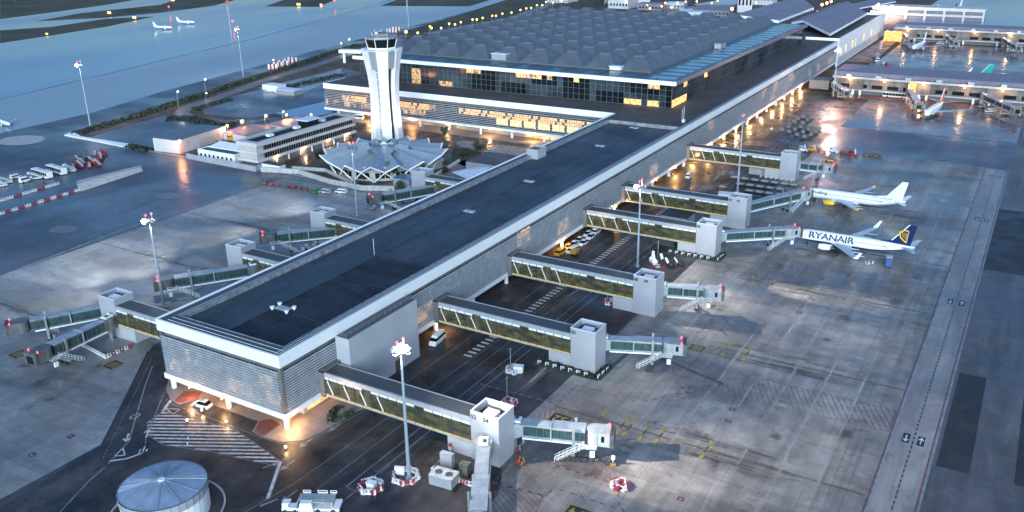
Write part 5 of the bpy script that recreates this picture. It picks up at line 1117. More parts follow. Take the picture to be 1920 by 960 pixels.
# cluster of stored ground equipment, one thing each
rr = random.Random(4); k = 0
for i in range(4):
    for j in range(4):
        g_ = G(138+j*15+i*4, 316-i*6.5-j*1.2); x = g_.x+rr.uniform(-.6, .6); y = g_.y+rr.uniform(-.5, .5); k += 1
        red = (i < 1 or (i == 1 and j > 1) or j == 3)
        t = thing('baggage_loader', (x, y, .05), R(rr.uniform(-25, 25)+70), f'{ORD[k-1]} {"red" if red else "grey and white"} machine in the equipment cluster beside the apron buses', 'ground equipment', 'stored ground equipment left')
        MB().box(-2, 2, -.9, .9, .4, 1.0).box(1.0, 2.0, -.8, .8, 1.0, 2.2).obj('chassis', 'carr' if red else 'cartg', t); a_ = rr.uniform(.5, 2.6)
        MB().hexa([(-2.4, -.5, 1.1), (2.2, -.5, 1.1+a_), (2.2, .5, 1.1+a_), (-2.4, .5, 1.1)], [(-2.4, -.5, 1.35), (2.2, -.5, 1.35+a_), (2.2, .5, 1.35+a_), (-2.4, .5, 1.35)]).obj('conveyor', 'cartl' if rr.random() < .6 else ('carr' if red else 'cartg'), t); wheels(t, (-1.3, 1.3), .95, .35)
# dollies and carts
cart = thing('baggage_cart', (0, 0, 0), 0, '', 'baggage cart'); MB().box(-1.6, 1.6, -.85, .85, .35, .55).box(-1.6, -1.5, -.85, .85, .55, 1.7).box(1.5, 1.6, -.85, .85, .55, 1.7).box(-1.6, 1.6, -.88, .88, 1.7, 1.82).obj('frame', 'cartg', cart); MB().box(-1.45, 1.45, -.7, .7, .56, 1.2).obj('load', 'cartl', cart); wheels(cart, (-1.1, 1.1), .9, .25)
doll = thing('container_dolly', (0, 0, 0), 0, '', 'container dolly'); MB().box(-1.9, 1.9, -1.3, 1.3, .4, .6).box(-1.9, -1.75, -1.3, 1.3, .6, .9).box(1.75, 1.9, -1.3, 1.3, .6, .9).obj('frame', 'cartg', doll); b = MB()
for q in range(6): b.box(-1.6, 1.6, -1.15+q*.4, -.95+q*.4, .61, .72)
b.obj('rollers', 'cartl', doll); MB().box(1.9, 3.0, -.05, .05, .4, .5).obj('tow_bar', 'dsteel', doll); wheels(doll, (-1.3, 1.3), 1.3, .25)
n = 0
for r_, (x, ys) in enumerate(((244, (-25, -29.5, -33.8, -38, -42.2, -46.2, -50)), (235.5, (-30, -34.2, -38.4, -42.6, -46.6)), (227.8, (-25, -36.4, -40.4, -44.4, -48.6)))):
    for i, y in enumerate(ys):
        place(doll, USED, (x, y, .05), R(82), f'{ORD[i]} dolly from the pier in the {["back", "middle", "front"][r_]} row', 'rows of dollies by the farthest right tower')
rr = random.Random(9); n = 0
for (x, y) in [(342, -19), (349, -20.5), (356, -19.5), (363, -20), (371, -20), (378, -21), (338, -23.5), (345, -25), (352, -26), (361, -25), (370, -25.5), (377, -26), (334, -28.5), (341, -30), (348, -31), (357, -30), (331, -33), (337, -35), (344, -36), (352, -35.5)]:
    place(cart, USED, (x, y, .05), R(rr.uniform(-12, 12)+20), f'{ORD[n]} cart in the cluster on the far service road', 'carts parked in the far service road'); n += 1
covers = [(137.2, -29.0, 'teal'), (141, -31.5, 'w'), (135.2, -35.2, 'k'), (136.6, -38.4, 'k'), (134.6, -41.4, 'k')]
for i, (x, y, c) in enumerate(((136.5, -31.2, 'w'), (134.2, -33.0, 'w'), (136.2, -35.6, 'k'), (134.4, -38.6, 'k'), (136.8, -41.0, 'k'))):
    t = thing('covered_cart', (x, y, .05), R(15+20*i), [ 'white-covered pump unit nearest the mast behind the tower numbered 48 and 49', 'second white-covered pump unit beside the mast base', 'black tarpaulin-covered trailer with pale tow arm, left of three', 'black tarpaulin-covered trailer with pale tow arm, middle of three', 'black tarpaulin-covered trailer with pale tow arm, right of three'][i], 'covered trailer')
    MB().loft([[(1.3*math.cos(v)*s, 1.1*math.sin(v)*s, z) for v in [6.2832*q/10 for q in range(10)]] for z, s in ((.1, 1), (1.0, .95), (1.5, .6), (1.65, .1))]).obj('cover', 'wmetal' if c == 'w' else 'tarp', t)
    MB().hexa([(.8, -.5, .9), (2.0, -.4, 2.4), (2.2, .4, 2.4), (1.0, .5, .9)], [(1.0, -.5, .9), (2.2, -.4, 2.7), (2.4, .4, 2.7), (1.2, .5, .9)]).obj('tow_arm', 'canopy', t); wheels(t, (-.5,), 1.1, .3)
# line of machines near the far bright reflection
for i, (u, v, pt, kd, lab) in enumerate(((1488, 283, 'cartg', 'c', 'low dark trailer at the left end of the machine line'), (1506, 284, 'carw', 'v', 'white tractor with upright masts in the machine line'), (1524, 284, 'cary', 'v', 'orange cab truck third in the machine line'), (1541, 286, 'carr', 'c', 'red belt loader in the middle of the machine line'),
                                         (1563, 286, 'carw', 'v', 'pale tall truck lit by the floodlight in the machine line'), (1583, 290, 'carr', 'c', 'long red belt loader right of the pale truck'), (1600, 293, 'carr', 'v', 'red tractor near the right end of the machine line'), (1626, 293, 'cartg', 'c', 'small dark trolley right of the red tractor'), (1644, 295, 'cartg', 'c', 'last dark trolley at the right end of the machine line'), (1556, 304, 'cary', 'c', 'orange lit belt loader in front of the machine line'), (1425, 361, 'carr', 'c', 'small red tractor beside the dollies') if False else (1482, 368, 'carr', 'c', 'small red tractor behind the dotted-tail airliner dock'))):
    g = G(u, v); t = thing('apron_machine', (g.x, g.y, .05), R(rr.uniform(-15, 15)+80), lab, 'ground equipment', 'machines lined up by the bright reflection')
    MB().box(-2, 2, -1.0, 1.0, .4, 1.05).box(1.2, 2.0, -.9, .9, 1.05, 1.5).obj('chassis', pt, t)
    if kd == 'v': MB().box(.2, 1.9, -.95, .95, 1.05, 2.5).obj('cab', pt, t); MB().box(.3, 1.95, -.97, .97, 1.7, 2.3).obj('cab_window', 'dglass', t); MB().tube((-1, -.6, 1), (-.4, -.6, 3.4), .12, n=4).tube((-1, .6, 1), (-.4, .6, 3.4), .12, n=4).obj('arm', 'wmetal', t)
    else: MB().hexa([(-2.8, -.45, 1.1), (2.4, -.45, 1.8), (2.4, .45, 1.8), (-2.8, .45, 1.1)], [(-2.8, -.45, 1.35), (2.4, -.45, 2.05), (2.4, .45, 2.05), (-2.8, .45, 1.35)]).obj('belt', 'cartg', t)
    wheels(t, (-1.2, 1.3), 1.05, .4)
for i, (u, v, pt, lab) in enumerate(((610, 362, 'cartl', 'pale grey tractor with equipment left of the unlit left mast'), (590, 362, 'carg', 'small teal tractor beside the pale grey one'), (640, 362, 'carw', 'silver cargo loader at the edge of the left taxiway'))):
    g = G(u, v); t = car('tug', pt, 5 if i != 1 else 3, 2.2, 1.9, 'van', lab, 'tug'); t.location = (g.x, g.y, .05); t.rotation_euler.z = R(95)
for i in range(9):
    g = G(498+i*10.5, 346+i*1.6); t = thing('baggage_dolly', (g.x, g.y, .05), R(20+i*14), f'{ORD[i]} reddish dolly from the left on the left apron edge', 'dolly', 'reddish dollies on the left apron edge')
    MB().box(-1.3, 1.3, -.8, .8, .35, .6).box(-1.3, -1.2, -.8, .8, .6, 1.3).obj('frame', 'carr' if i % 3 else 'cartg', t); wheels(t, (-.9, .9), .85, .25)
for i, (u, v, rz) in enumerate(((565, 473, 10), (577, 466, 70), (590, 460, 30), (602, 455, 100), (700, 392, 20), (758, 380, 60), (775, 377, 20))):
    g = G(u, v); t = thing('baggage_dolly', (g.x, g.y, .05), R(rz), f'{ORD[i]} pale dolly from the left beyond the pier roof edge', 'dolly', 'dollies beyond the left roof edge'); MB().box(-1.3, 1.3, -.8, .8, .35, .6).box(1.0, 1.2, -.8, .8, .6, 1.5).obj('frame', 'cartl', t); wheels(t, (-.9, .9), .85, .3)
# big lift vehicle at the bottom edge
t = thing('high_loader', (-17.2, -25.2, .05), R(-62), 'white cargo high loader with slatted platform at the bottom edge', 'loader')
MB().box(-4.2, 4.2, -1.6, 1.6, .5, 1.1).obj('chassis', 'wmetal', t); b = MB().box(-4.0, 3.0, -1.3, 1.5, 2.2, 2.35).box(-4, -3.8, -1.3, 1.5, 1.1, 2.2).box(2.6, 2.9, -1.3, 1.5, 1.1, 2.2); b.obj('platform', 'cartl', t); b = MB()
for k in range(24): b.box(-3.9+k*.28, -3.78+k*.28, -.6, 1.4, 2.36, 2.45)
b.obj('slats', 'fascia', t); b = MB()
for k, (x0, x1) in enumerate(((-3.5, -1.9), (-.6, 1.4), (1.9, 3.2))):
    b.box(x0, x1, 1.55, 1.72, 2.4, 2.62).box(x0, x1, 1.55, 1.65, 2.95, 3.05).box(x0, x0+.1, 1.55, 1.65, 2.4, 3).box(x1-.1, x1, 1.55, 1.65, 2.4, 3)
b.obj('guard_rail', 'wmetal', t); MB().hexa([(-3.6, -2.4, .6), (-.6, -2.2, .6), (-.6, -1.2, .6), (-3.6, -1.2, .6)], [(-3.2, -2.3, 2.7), (-1, -2.1, 2.7), (-1, -1.0, 2.7), (-3.2, -1.0, 2.7)]).obj('cab', 'carw', t); MB().box(-3.62, -3.3, -2.2, -1.3, 1.6, 2.5).obj('windscreen', 'dglass', t); wheels(t, (-3, 0, 3), 1.6, .5)
t = thing('tow_tractor', (-20.4, -20.7, .05), R(-60), 'small white tractor cut by the bottom edge', 'tug'); MB().box(-1.6, 1.6, -.8, .8, .4, 1.1).box(-1.5, -.3, -.7, .7, 1.1, 2.0).obj('body', 'carw', t); MB().box(-1.3, .1, -.72, .72, 2.0, 2.1).obj('canopy', 'wmetal', t); wheels(t, (-1, 1), .85, .35)

# ------------------------------------------------------------------ barriers, bollards, cabinets
def barrier_proto(m):
    t = thing('plastic_barrier', (0, 0, 0), 0, '', 'barrier'); MB().hexa([(-.95, -.25, 0), (.95, -.25, 0), (.95, .25, 0), (-.95, .25, 0)], [(-.95, -.14, .35), (.95, -.14, .35), (.95, .14, .35), (-.95, .14, .35)]).box(-.95, -.7, -.08, .08, .35, .85).box(.7, .95, -.08, .08, .35, .85).box(-.14, .14, -.08, .08, .35, .85).box(-.95, .95, -.1, .1, .85, 1.0).obj('panel', m, t)
    return t
BR, BW = barrier_proto('bred'), barrier_proto('bwht')
def barrier_row(p, q, n, where, group, sc_=1.0, pat=(0, 1), dz=.05):
    p = Vector(p); q = Vector(q); a = math.atan2(q.y-p.y, q.x-p.x)
    for i in range(n):
        c = p+(q-p)*((i+.5)/n); rd = pat[i % len(pat)]
        place(BR if rd else BW, USED, (c.x, c.y, dz), a, f'{"red" if rd else "white"} plastic barrier, {ORD[i]} {where}', group, (sc_, sc_, 1.0))
a0, a1 = gp((-4, 404), (150, 357)); barrier_row(a0, a1, 13, 'from the left, row ending at the blast wall', 'long barrier row left', 1.6, (0, 1))
a0, a1 = gp((-4, 379), (112, 345)); barrier_row(a0, a1, 8, 'from the left, row nearer the mobile steps', 'barrier row by the mobile steps', 1.6, (0, 0, 1))
def ring_row(c, r, n, where, group, pat=(0, 0, 1), sx=1, sy=1):
    for i in range(n):
        a = 6.2832*i/n; rd = pat[i % len(pat)]
        place(BR if rd else BW, USED, (c[0]+r*.88*sx*math.cos(a), c[1]+r*.88*sy*math.sin(a), .05), a+R(90), f'{"red" if rd else "white"} barrier, {ORD[i]} counter-clockwise {where}', group)
ring_row((-.8, -33.6), 2.7, 8, 'round the foot of the nearest mast', 'barriers round the nearest mast'); ring_row((-7.0, -29.6), 2.3, 7, 'round the white cabinet', 'barriers round the white cabinet')
ring_row((49.3, -29.8), 1.7, 6, 'round the road column past the first walkway', 'barriers round the road column', (0, 0, 0)); ring_row((34.8, -37.0), 1.5, 8, 'round the post between the first two towers', 'barriers round the small lamp post', (0, 1))
ring_row((99.0, -33.2), 1.4, 6, 'round the post past the second tower', 'barriers round the second post', (0, 1)); ring_row((18.1, -72.9), 1.2, 6, 'at the sign right of the first jet bridge', 'barriers round the apron sign', (1, 0))
def rowpx(a, b, *k, **kw): P_ = gp(a, b); barrier_row(P_[0], P_[1], *k, **kw)
rowpx((838, 860), (811, 884), 5, 'along the short side of the chiller fence', 'barriers by the chiller side', 1.0, (0, 1)); rowpx((812, 887), (884, 912), 8, 'from the left along the chiller fence', 'barriers by the chiller', 1.0, (0, 0, 1, 0))
rowpx((199, 672), (246, 651), 6, 'in the white and red fence left of the pier corner', 'barriers left of the pier corner', 1.0, (0, 1)); rowpx((148, 645), (197, 671), 8, 'in the chevron fence by the dark jet bridges', 'white chevron barriers', 1.0, (0, 0))
barrier_row((17.6, -49.3), (22.6, -48.0), 4, 'at the far foot of the nearest boarding tower', 'barriers behind the nearest tower', 1.0, (1, 0)); barrier_row((130, -33.6), (134, -36.5), 3, 'between the covered trailers behind the mast', 'barriers by the covered trailers', 1.0, (1, 0))
for i, (u, v) in enumerate(((512, 131), (522, 127), (532, 124), (542, 121), (549, 118), (737, 62), (743, 59))):
    g = G(u, v); t = thing('marker_board', (g.x, g.y, 0), R(15), f'{ORD[i]} red and white striped board from the left on the verge', 'marker board', 'red and white boards on the verge')
    for k in range(5): MB().box(-.3, .3, -4+k*1.6, -2.4+k*1.6, .6, 4.4).obj('stripe', 'bred' if k % 2 else 'bwht', t)
def cabinet(name, x, y, rz, sx, sy, sz, m, label, cat='cabinet', top=None):
    t = thing(name, (x, y, .05), R(rz), label, cat); MB().box(-sx/2, sx/2, -sy/2, sy/2, .1, sz).obj('housing', m, t); MB().box(-sx/2-.05, sx/2+.05, -sy/2-.05, sy/2+.05, sz+.002, sz+.08).obj('lid', top or m, t)
    MB().box(-sx/2+.1, sx/2-.1, -sy/2+.1, sy/2-.1, 0, .099).obj('plinth', 'kerb', t); return t
cabinet('cabinet', -7.0, -29.8, 10, 1.4, 1.6, 1.3, 'wmetal', 'white cabinet inside the barrier ring left of the nearest mast'); cabinet('cabinet', -.6, -32.0, 20, .5, 2.0, 1.9, 'wmetal', 'upright white board at the foot of the nearest mast')
c_ = cabinet('chiller', 1.6, -41.6, 5, 3.4, 5.2, 2.3, 'panel2', 'grey chiller with two round fans beside the nearest tower', 'chiller', 'cartl'); MB().cyl(0, -1.2, 2.4, 2.5, .8, n=14).cyl(0, 1.2, 2.4, 2.5, .8, n=14).each('fan', 'dsteel', c_)
cabinet('duct_cabinet', 6.5, -39.0, 5, 1.2, 2.8, 3.4, 'panel2', 'tall grey duct housing behind the chiller'); cabinet('duct_cabinet', 6.2, -43.6, 5, 1.6, 2.0, 2.6, 'cartg', 'dark duct housing between the chiller and the tower')
cabinet('equipment_box', 49.5, -31.0, 20, 1.6, 2.4, 1.6, 'wmetal', 'white equipment box beside the road column beyond the first walkway'); cabinet('pallet_box', 218.5, -30.5, 10, 4, 8, 1.0, 'wmetal', 'low white box next to the mast behind the tower numbered 44 and 45')
g = G(1665, 500); t = thing('blue_cart', (g.x, g.y, .05), R(12), 'tall narrow blue cart standing alone below the navy-tailed airliner', 'cart'); MB().box(-1.1, 1.1, -.9, .9, .35, 3.4).obj('body', 'carb', t); MB().box(-1.15, 1.15, -.95, .95, 3.41, 3.55).obj('lid', 'cartl', t); wheels(t, (-.7, .7), .95, .25)
g = G(1630, 494); t = thing('chock_pile', (g.x, g.y, .05), R(30), 'small pale pile of cones under the near wing tip', 'cones')
b = MB(); rr = random.Random(3)
for k in range(9): b.cyl(rr.uniform(-1.2, 1.2), rr.uniform(-1.5, 1.5), 0, .7, .3, .05, n=7)
b.obj('cones', 'cartl', t)
t = thing('apron_sign', (24.2, -68.6, .05), R(20), 'small white post sign with yellow and black foot right of the first jet bridge', 'sign'); MB().box(-.15, .15, -.4, .4, 1.3, 2.3).tube((0, 0, .5), (0, 0, 1.4), .1, n=5).obj('post', 'wmetal', t); MB().box(-.5, .5, -.6, .6, 0, .5).obj('foot', 'ypaint', t)
for k, (x, y, lab) in enumerate(((36.6, -35.4, 'thin post with a small lamp between the first two towers'), (49.6, -28.6, 'thin column near the road beyond the first walkway'), (99.2, -32.4, 'thin post between the second and third towers'), (140.5, -31.5, 'thin camera post beside the covered trailers'))):
    t = thing('camera_post', (x, y, .05), 0, lab, 'post'); MB().cyl(0, 0, 0, 5.5, .13, n=6).box(-.3, .5, -.15, .15, 5.5, 5.75).obj('post', 'steel', t)
t = thing('traffic_sign', (11.2, -36.5, .05), R(30), 'small red sign on a white post left of the nearest boarding tower', 'sign'); MB().cyl(0, 0, 0, 1.7, .06, n=5).obj('post', 'wmetal', t); MB().cyl(0, 0, 1.7, 2.2, .35, n=10).obj('plate', 'bred', t)
t = thing('hydrant', (15.2, -51.6, .05), 0, 'yellow and red hoses coiled at the near foot of the first boarding tower', 'hose reel'); b = MB(); rr = random.Random(5)
for k in range(10): a = rr.random()*6; b.tube((rr.uniform(-1, 1), rr.uniform(-1.3, 1.3), .1), (rr.uniform(-1, 1), rr.uniform(-1.3, 1.3), 1.0), .1, n=5, mi=k % 2)
b.obj('hose', ['cary', 'carr'], t)
for i, (u, v, w_) in enumerate(((352, 796, .8), (353, 824, .4), (352, 834, .4))):
    g = G(u, v); t = thing('marker_post', (g.x, g.y, .05), 0, ['red and white marker post on the zebra-hatched island', 'small white stud on the hatched island, farther of two', 'small white stud on the hatched island, nearer of two'][i], 'marker'); MB().cyl(0, 0, 0, 1.2*w_, .3*w_, n=8).cyl(0, 0, 1.2*w_, 1.6*w_, .25*w_, n=8, mi=1).obj('post', ['bred' if i == 0 else 'wmetal', 'headl' if i == 0 else 'wmetal'], t)

# ------------------------------------------------------------------ aircraft (nose at +x)
def airliner(name, loc, rz, label, L=38.5, span=35.0, R0=1.9, up='planew', belly='planew', fin='planew', eng='planew', wingm='planeg', title=None, tcol='navy', finart=None, winglet='planew', shark=False, tail='planeg', dots=False):
    t = thing(name, loc, rz, label, 'aeroplane'); n = 20; x0 = L*.5; zc = 3.55; prof_ = [(0, .05, -.45), (.6, .45, -.33), (1.6, .85, -.2), (3.2, 1.0-.0, -.05), (5, 1.0, 0)]
    st_ = [(x0-.02, .02, -.5), (x0-.5, .42, -.42), (x0-1.4, .72, -.28), (x0-2.8, .92, -.12), (x0-5, 1, 0), (x0-L*.3, 1, 0), (x0-L*.5, 1, 0), (x0-L*.66, 1, 0), (x0-L*.76, .88, .16), (x0-L*.86, .62, .5), (x0-L*.94, .36, .85), (x0-L, .1, 1.15)]
    rings = [[(x, R0*k*math.sin(2*math.pi*j/n), zc+dz+R0*k*math.cos(2*math.pi*j/n)*1.04) for j in range(n)] for x, k, dz in st_]
    lowset = set(range(7, 13))
    m = MB().loft(rings, mi=lambda i, j: 1 if j in lowset else 0); m.obj('fuselage', [up, belly], t, smooth=True)
    b = MB(); x = x0-5.5
    while x > x0-L*.80:
        for s in (-1, 1): b.poly([(x, s*R0*.985, zc+.40), (x+.26, s*R0*.985, zc+.40), (x+.26, s*R0*.955, zc+.75), (x, s*R0*.955, zc+.75)]) if True else None
        x -= .55
    b.v = [(a, c*1.012, d) for a, c, d in b.v]; b.obj('cabin_windows', 'dglass', t); b = MB()
    for dx in (x0-4.0, x0-L*.80):
        for s in (-1, 1):
            k_ = 1.0 if dx > 0 else .86
            for e in (0, .82): b.box(dx+e, dx+e+.06, min(s*R0*1.0*k_, s*R0*.98*k_), max(s*R0*1.0*k_, s*R0*.98*k_), zc-.3, zc+.9)
    b.each('door_edge', 'dsteel', t)
    MB().hexa([(x0-2.0, -1.05, zc+.45), (x0-1.3, -.7, zc+.35), (x0-1.3, .7, zc+.35), (x0-2.0, 1.05, zc+.45)], [(x0-2.7, -.8, zc+1.25), (x0-2.2, -.5, zc+1.0), (x0-2.2, .5, zc+1.0), (x0-2.7, .8, zc+1.25)]).obj('windscreen', 'dglass', t)
    MB().box(x0-L*.56, x0-L*.30, -1.5, 1.5, zc-2.1, zc-1.0).obj('belly_fairing', belly if belly != 'planew' else 'planew', t)
    for s in (-1, 1):
        def W_(x, y, z): return (x, s*y, z)
        xr = x0-L*.33; h = span/2
        sec = [(1.2, xr+.3, 7.2, zc-1.15, .9), (h*.36, xr-3.3, 4.1, zc-.75, .5), (h*.97, xr-10.0, 1.55, zc+.35, .16)]
        rg = []
        for y, xl, c, z, th in sec: rg.append([W_(xl, y, z), W_(xl-c*.3, y, z+th*.55), W_(xl-c, y, z+.05), W_(xl-c*.3, y, z-th*.45)])
        w_ = MB().loft(rg); w_.poly(rg[-1]); wg = w_.obj('wing', wingm, t)
        y, xl, c, z, th = sec[-1]
        if shark: MB().hexa([W_(xl, y, z-.06), W_(xl-c, y, z-.06), W_(xl-c, y+.1, z), W_(xl, y+.1, z)], [W_(xl-1.1, y+.2, z+.9), W_(xl-c, y+.2, z+.9), W_(xl-c, y+.3, z+.9), W_(xl-1.1, y+.3, z+.9)]).obj('wing_tip', winglet, wg)
        else: MB().hexa([W_(xl, y, z-.06), W_(xl-c, y, z-.06), W_(xl-c, y+.15, z), W_(xl, y+.15, z)], [W_(xl-2.0, y+.75, z+2.5), W_(xl-c-1.2, y+.75, z+2.5), W_(xl-c-1.2, y+.85, z+2.5), W_(xl-2.0, y+.85, z+2.5)]).obj('winglet', winglet, wg)
        fl_ = MB()
        for q in (.22, .42, .62): yy = h*q+1; xx = xr-1.2-(yy-1.2)*.62-4.2*(1-q); fl_.tube(W_(xx, yy, zc-1.15+q*1.0), W_(xx-3.2, yy, zc-1.0+q*1.0), .28, .08, n=6)
        fl_.each('flap_fairing', wingm, wg)
        ey, ex = 5.0, xr+1.4; a = [6.2832*i/16 for i in range(16)]
        e = MB().loft([[W_(ex+q, ey+r*math.cos(v), zc-1.75+r*math.sin(v)) for v in a] for q, r in ((1.7, .86), (1.5, 1.02), (0, 1.08), (-1.2, .95), (-2.1, .72))]); e.obj('engine', eng, t, smooth=True)
        MB().loft([[W_(ex+q, ey+r*math.cos(v), zc-1.75+r*math.sin(v)) for v in a] for q, r in ((1.6, .86), (1.2, .8), (1.15, .05))]).loft([[W_(ex+q, ey+r*math.cos(v), zc-1.75+r*math.sin(v)) for v in a] for q, r in ((-2.1, .68), (-3.2, .3))]).obj('engine_core', 'dsteel', t)
        MB().box(ex-2.6, ex+.4, s*ey-.15, s*ey+.15, zc-1.0, zc-.55).obj('pylon', wingm, t)
        tx = x0-L*.885; rg = [[W_(tx, .4, zc+.9), W_(tx-1.4, .4, zc+1.1), W_(tx-4.0, .4, zc+.95), W_(tx-1.4, .4, zc+.75)], [W_(tx-4.0, 6.9, zc+1.7), W_(tx-4.5, 6.9, zc+1.78), W_(tx-5.6, 6.9, zc+1.7), W_(tx-4.5, 6.9, zc+1.62)]]
        w_ = MB().loft(rg); w_.poly(rg[1]); w_.obj('tailplane', tail, t)
        MB().box(xr-4.2, xr-3.6, s*2.7-.12, s*2.7+.12, .8, zc-1.0).obj('main_gear', 'steel', t); a12 = [6.2832*i/12 for i in range(12)]
        for dy in (-.35, .35): MB().hexa([(xr-3.9+.55*math.cos(v), s*2.7+dy-.16, .55+.55*math.sin(v)) for v in a12], [(xr-3.9+.55*math.cos(v), s*2.7+dy+.16, .55+.55*math.sin(v)) for v in a12]).obj('wheel', 'rubber', t)
    fx = x0-L*.78; F = [(fx+3.4, zc+1.75), (fx-1.5, zc+2.6), (fx-6.2, zc+8.6), (fx-8.3, zc+8.6), (fx-7.0, zc+1.3)]
    f = MB(); f.hexa([(x, -.16, z) for x, z in F], [(x, .16, z) for x, z in F]); fo = f.obj('tail_fin', fin, t)
    if fin != 'planew': MB().hexa([(fx-1.5, -.17, zc+2.6), (fx-1.1, -.17, zc+2.6), (fx-5.9, -.17, zc+8.6), (fx-6.25, -.17, zc+8.6)], [(fx-1.5, .17, zc+2.6), (fx-1.1, .17, zc+2.6), (fx-5.9, .17, zc+8.6), (fx-6.25, .17, zc+8.6)]).obj('fin_edge', 'planew', fo)
    MB().tube((x0-4.6, 0, .4), (x0-4.6, 0, 2.2), .12, n=5).hexa([(x0-4.6+.38*math.cos(v), -.2, .38+.38*math.sin(v)) for v in a12], [(x0-4.6+.38*math.cos(v), .2, .38+.38*math.sin(v)) for v in a12]).obj('nose_gear', 'rubber', t)
    if title:
        for s in (1, -1): text('title', title[0], title[1], .03, tcol, t, basis((title[2], s*(R0*.93), zc+title[3]), (-s, 0, 0), (0, -s*.42, .9)), sx=title[4])
    for s in (1, -1):
        if finart == 'harp':
            b = MB(); yv = s*.19; cx, cz = fx-4.7, zc+4.9
            def A(px, pz): return (cx+px, yv, cz+pz)
            P_ = [(-1.3, 1.5), (-.2, 1.7), (.9, 1.2), (1.3, .2), (.9, -.9), (-.2, -1.9), (-1.0, -2.4)]
            for p, q in zip(P_[:-1], P_[1:]): b.tube(A(*p), A(*q), .24, n=5)
            b.tube(A(-1.3, 1.5), A(-1.0, -2.4), .16, n=5); b.tube(A(.6, .8), A(1.6, .9), .22, n=5)
            for k in range(4): b.tube(A(-.85+k*.45, .9), A(-.8+k*.38, -1.5+k*.35), .08, n=4)
            b.obj('tail_emblem', 'planey', fo)
        if dots:
            b = MB()
            for k in range(13):
                for j in range(9):
                    z = zc+1.0+k*.6; x = fx+1.2-j*.85-(z-zc-1)*.72-(k % 2)*.42
                    lim_ = fx-1.5+3.6-(z-zc)*.78 if z < zc+2.8 else fx-1.5-(z-zc-2.6)*.78
                    if x < lim_-.25 and x > fx-7.2-(z-zc-1.3)*.16 and z < zc+8.3: yv = s*.18 if z > zc+2.6 else s*(1.25 if z < zc+1.8 else .6); b.box(x-.16, x+.16, min(yv, yv-s*.05), max(yv, yv-s*.05), z-.12, z+.12)
            for k in range(5):
                for j in range(8):
                    x = fx+3.0-j*.9-(k % 2)*.45; z = zc-.6+k*.55; ang = math.asin(max(-1, min(1, (z-zc-.3)/(R0*.95)))); rr_ = R0*(.86 if x > fx else .66); b.box(x-.16, x+.16, min(s*rr_*math.cos(ang), s*(rr_*math.cos(ang)+.06)), max(s*rr_*math.cos(ang), s*(rr_*math.cos(ang)+.06)), z-.1, z+.1)
            b.obj('dots', 'frame', fo)
    return t
airliner('airliner', (176.6, -86.2, .05), R(90), 'white airliner with navy tail, harp emblem and large blue title at the fourth right-hand dock', belly='navy', fin='navy', title=('RYANAIR', 2.9, 6.6, .62, 1.22), finart='harp')
airliner('airliner', (227.0, -76.6, .05), R(90), 'white airliner with grey-dotted tail and yellow engines docked beyond the navy-tailed one', L=37.5, span=34, eng='planey', title=('vueling', 1.7, 12.2, .85, 1.2), tcol='frame', winglet='planey', shark=True, tail='planew', dots=True)
g = G(1742, 216); airliner('airliner', (g.x+2, g.y-2, .05), R(172), 'white airliner with orange tail seen nose away at the nearer old pier', fin='planeo', eng='planeo', L=34, span=34)
g = G(1722, 93); airliner('airliner', (g.x, g.y, .05), R(172), 'white airliner parked between the two old piers', L=34, span=34)
g = G(1812, 141, 4); airliner('airliner', (g.x, g.y+3, .05), R(95), 'airliner with teal tail half hidden behind the nearer old pier', fin='planet', belly='planet', L=36, span=34, tail='planet')
# small jets on the far apron
for u, v, rz, lab, k in ((306, 55, -70, 'small white jet on the far apron, left of the pair', .62), (349, 45, -70, 'small white jet on the far apron, right of the pair', .62), (8, 235, -100, 'small white jet at the left edge', .5)):
    g = G(u, v); a_ = airliner('business_jet', (g.x, g.y, .05), R(rz), lab, L=34, span=32, fin='planew', shark=True); a_.scale = (k, k, k)
for i, (u, v, rz) in enumerate(((1735, 33, 60), (1770, 30, 60), (1790, 22, 75))):
    g = G(u, v); a_ = airliner('airliner', (g.x, g.y, .05), R(rz+90), f'{ORD[i]} from the left of the distant white airliners at the upper right apron', L=36, span=34, fin='navy' if i == 1 else 'planew')
# old pier jet bridges and clutter
for p, q, lab in (((455, -64), (414, -74.5), 'pink-lit jet bridge reaching the orange-tailed airliner'), ((456, -104), (424, -121), 'pink-lit jet bridge near the right edge'), ((458, -20), (436, -31), 'dark folded jet bridge at the far end of the pier'),
                  ((722, -22), (690, -31.5), 'jet bridge at the airliner between the old piers'), ((724, -55), (690, -65), 'second jet bridge on the farther old pier'), ((722, -98), (680, -110), 'third jet bridge on the farther old pier')):
    jet_bridge(p, q, lab, 1, z=3.9)
rr = random.Random(12); k = 0
for (u, v) in ((1700, 170), (1712, 176), (1724, 178), (1735, 182), (1845, 208), (1856, 210), (1840, 202), (1626, 118), (1634, 122), (1645, 116), (1655, 121), (1663, 124), (1640, 112), (1762, 83), (1775, 86), (1745, 84)):
    g = G(u, v); pt = ['cartg', 'carw', 'cartl', 'carr'][k % 4]; t = car('service_van', pt, rr.uniform(3.5, 6), 2, rr.uniform(1.8, 2.8), 'van', f'{ORD[k]} small service vehicle around the old piers', 'service vehicle', 'service vehicles at the old piers'); t.location = (g.x, g.y, .05); t.rotation_euler.z = rr.random()*3; k += 1
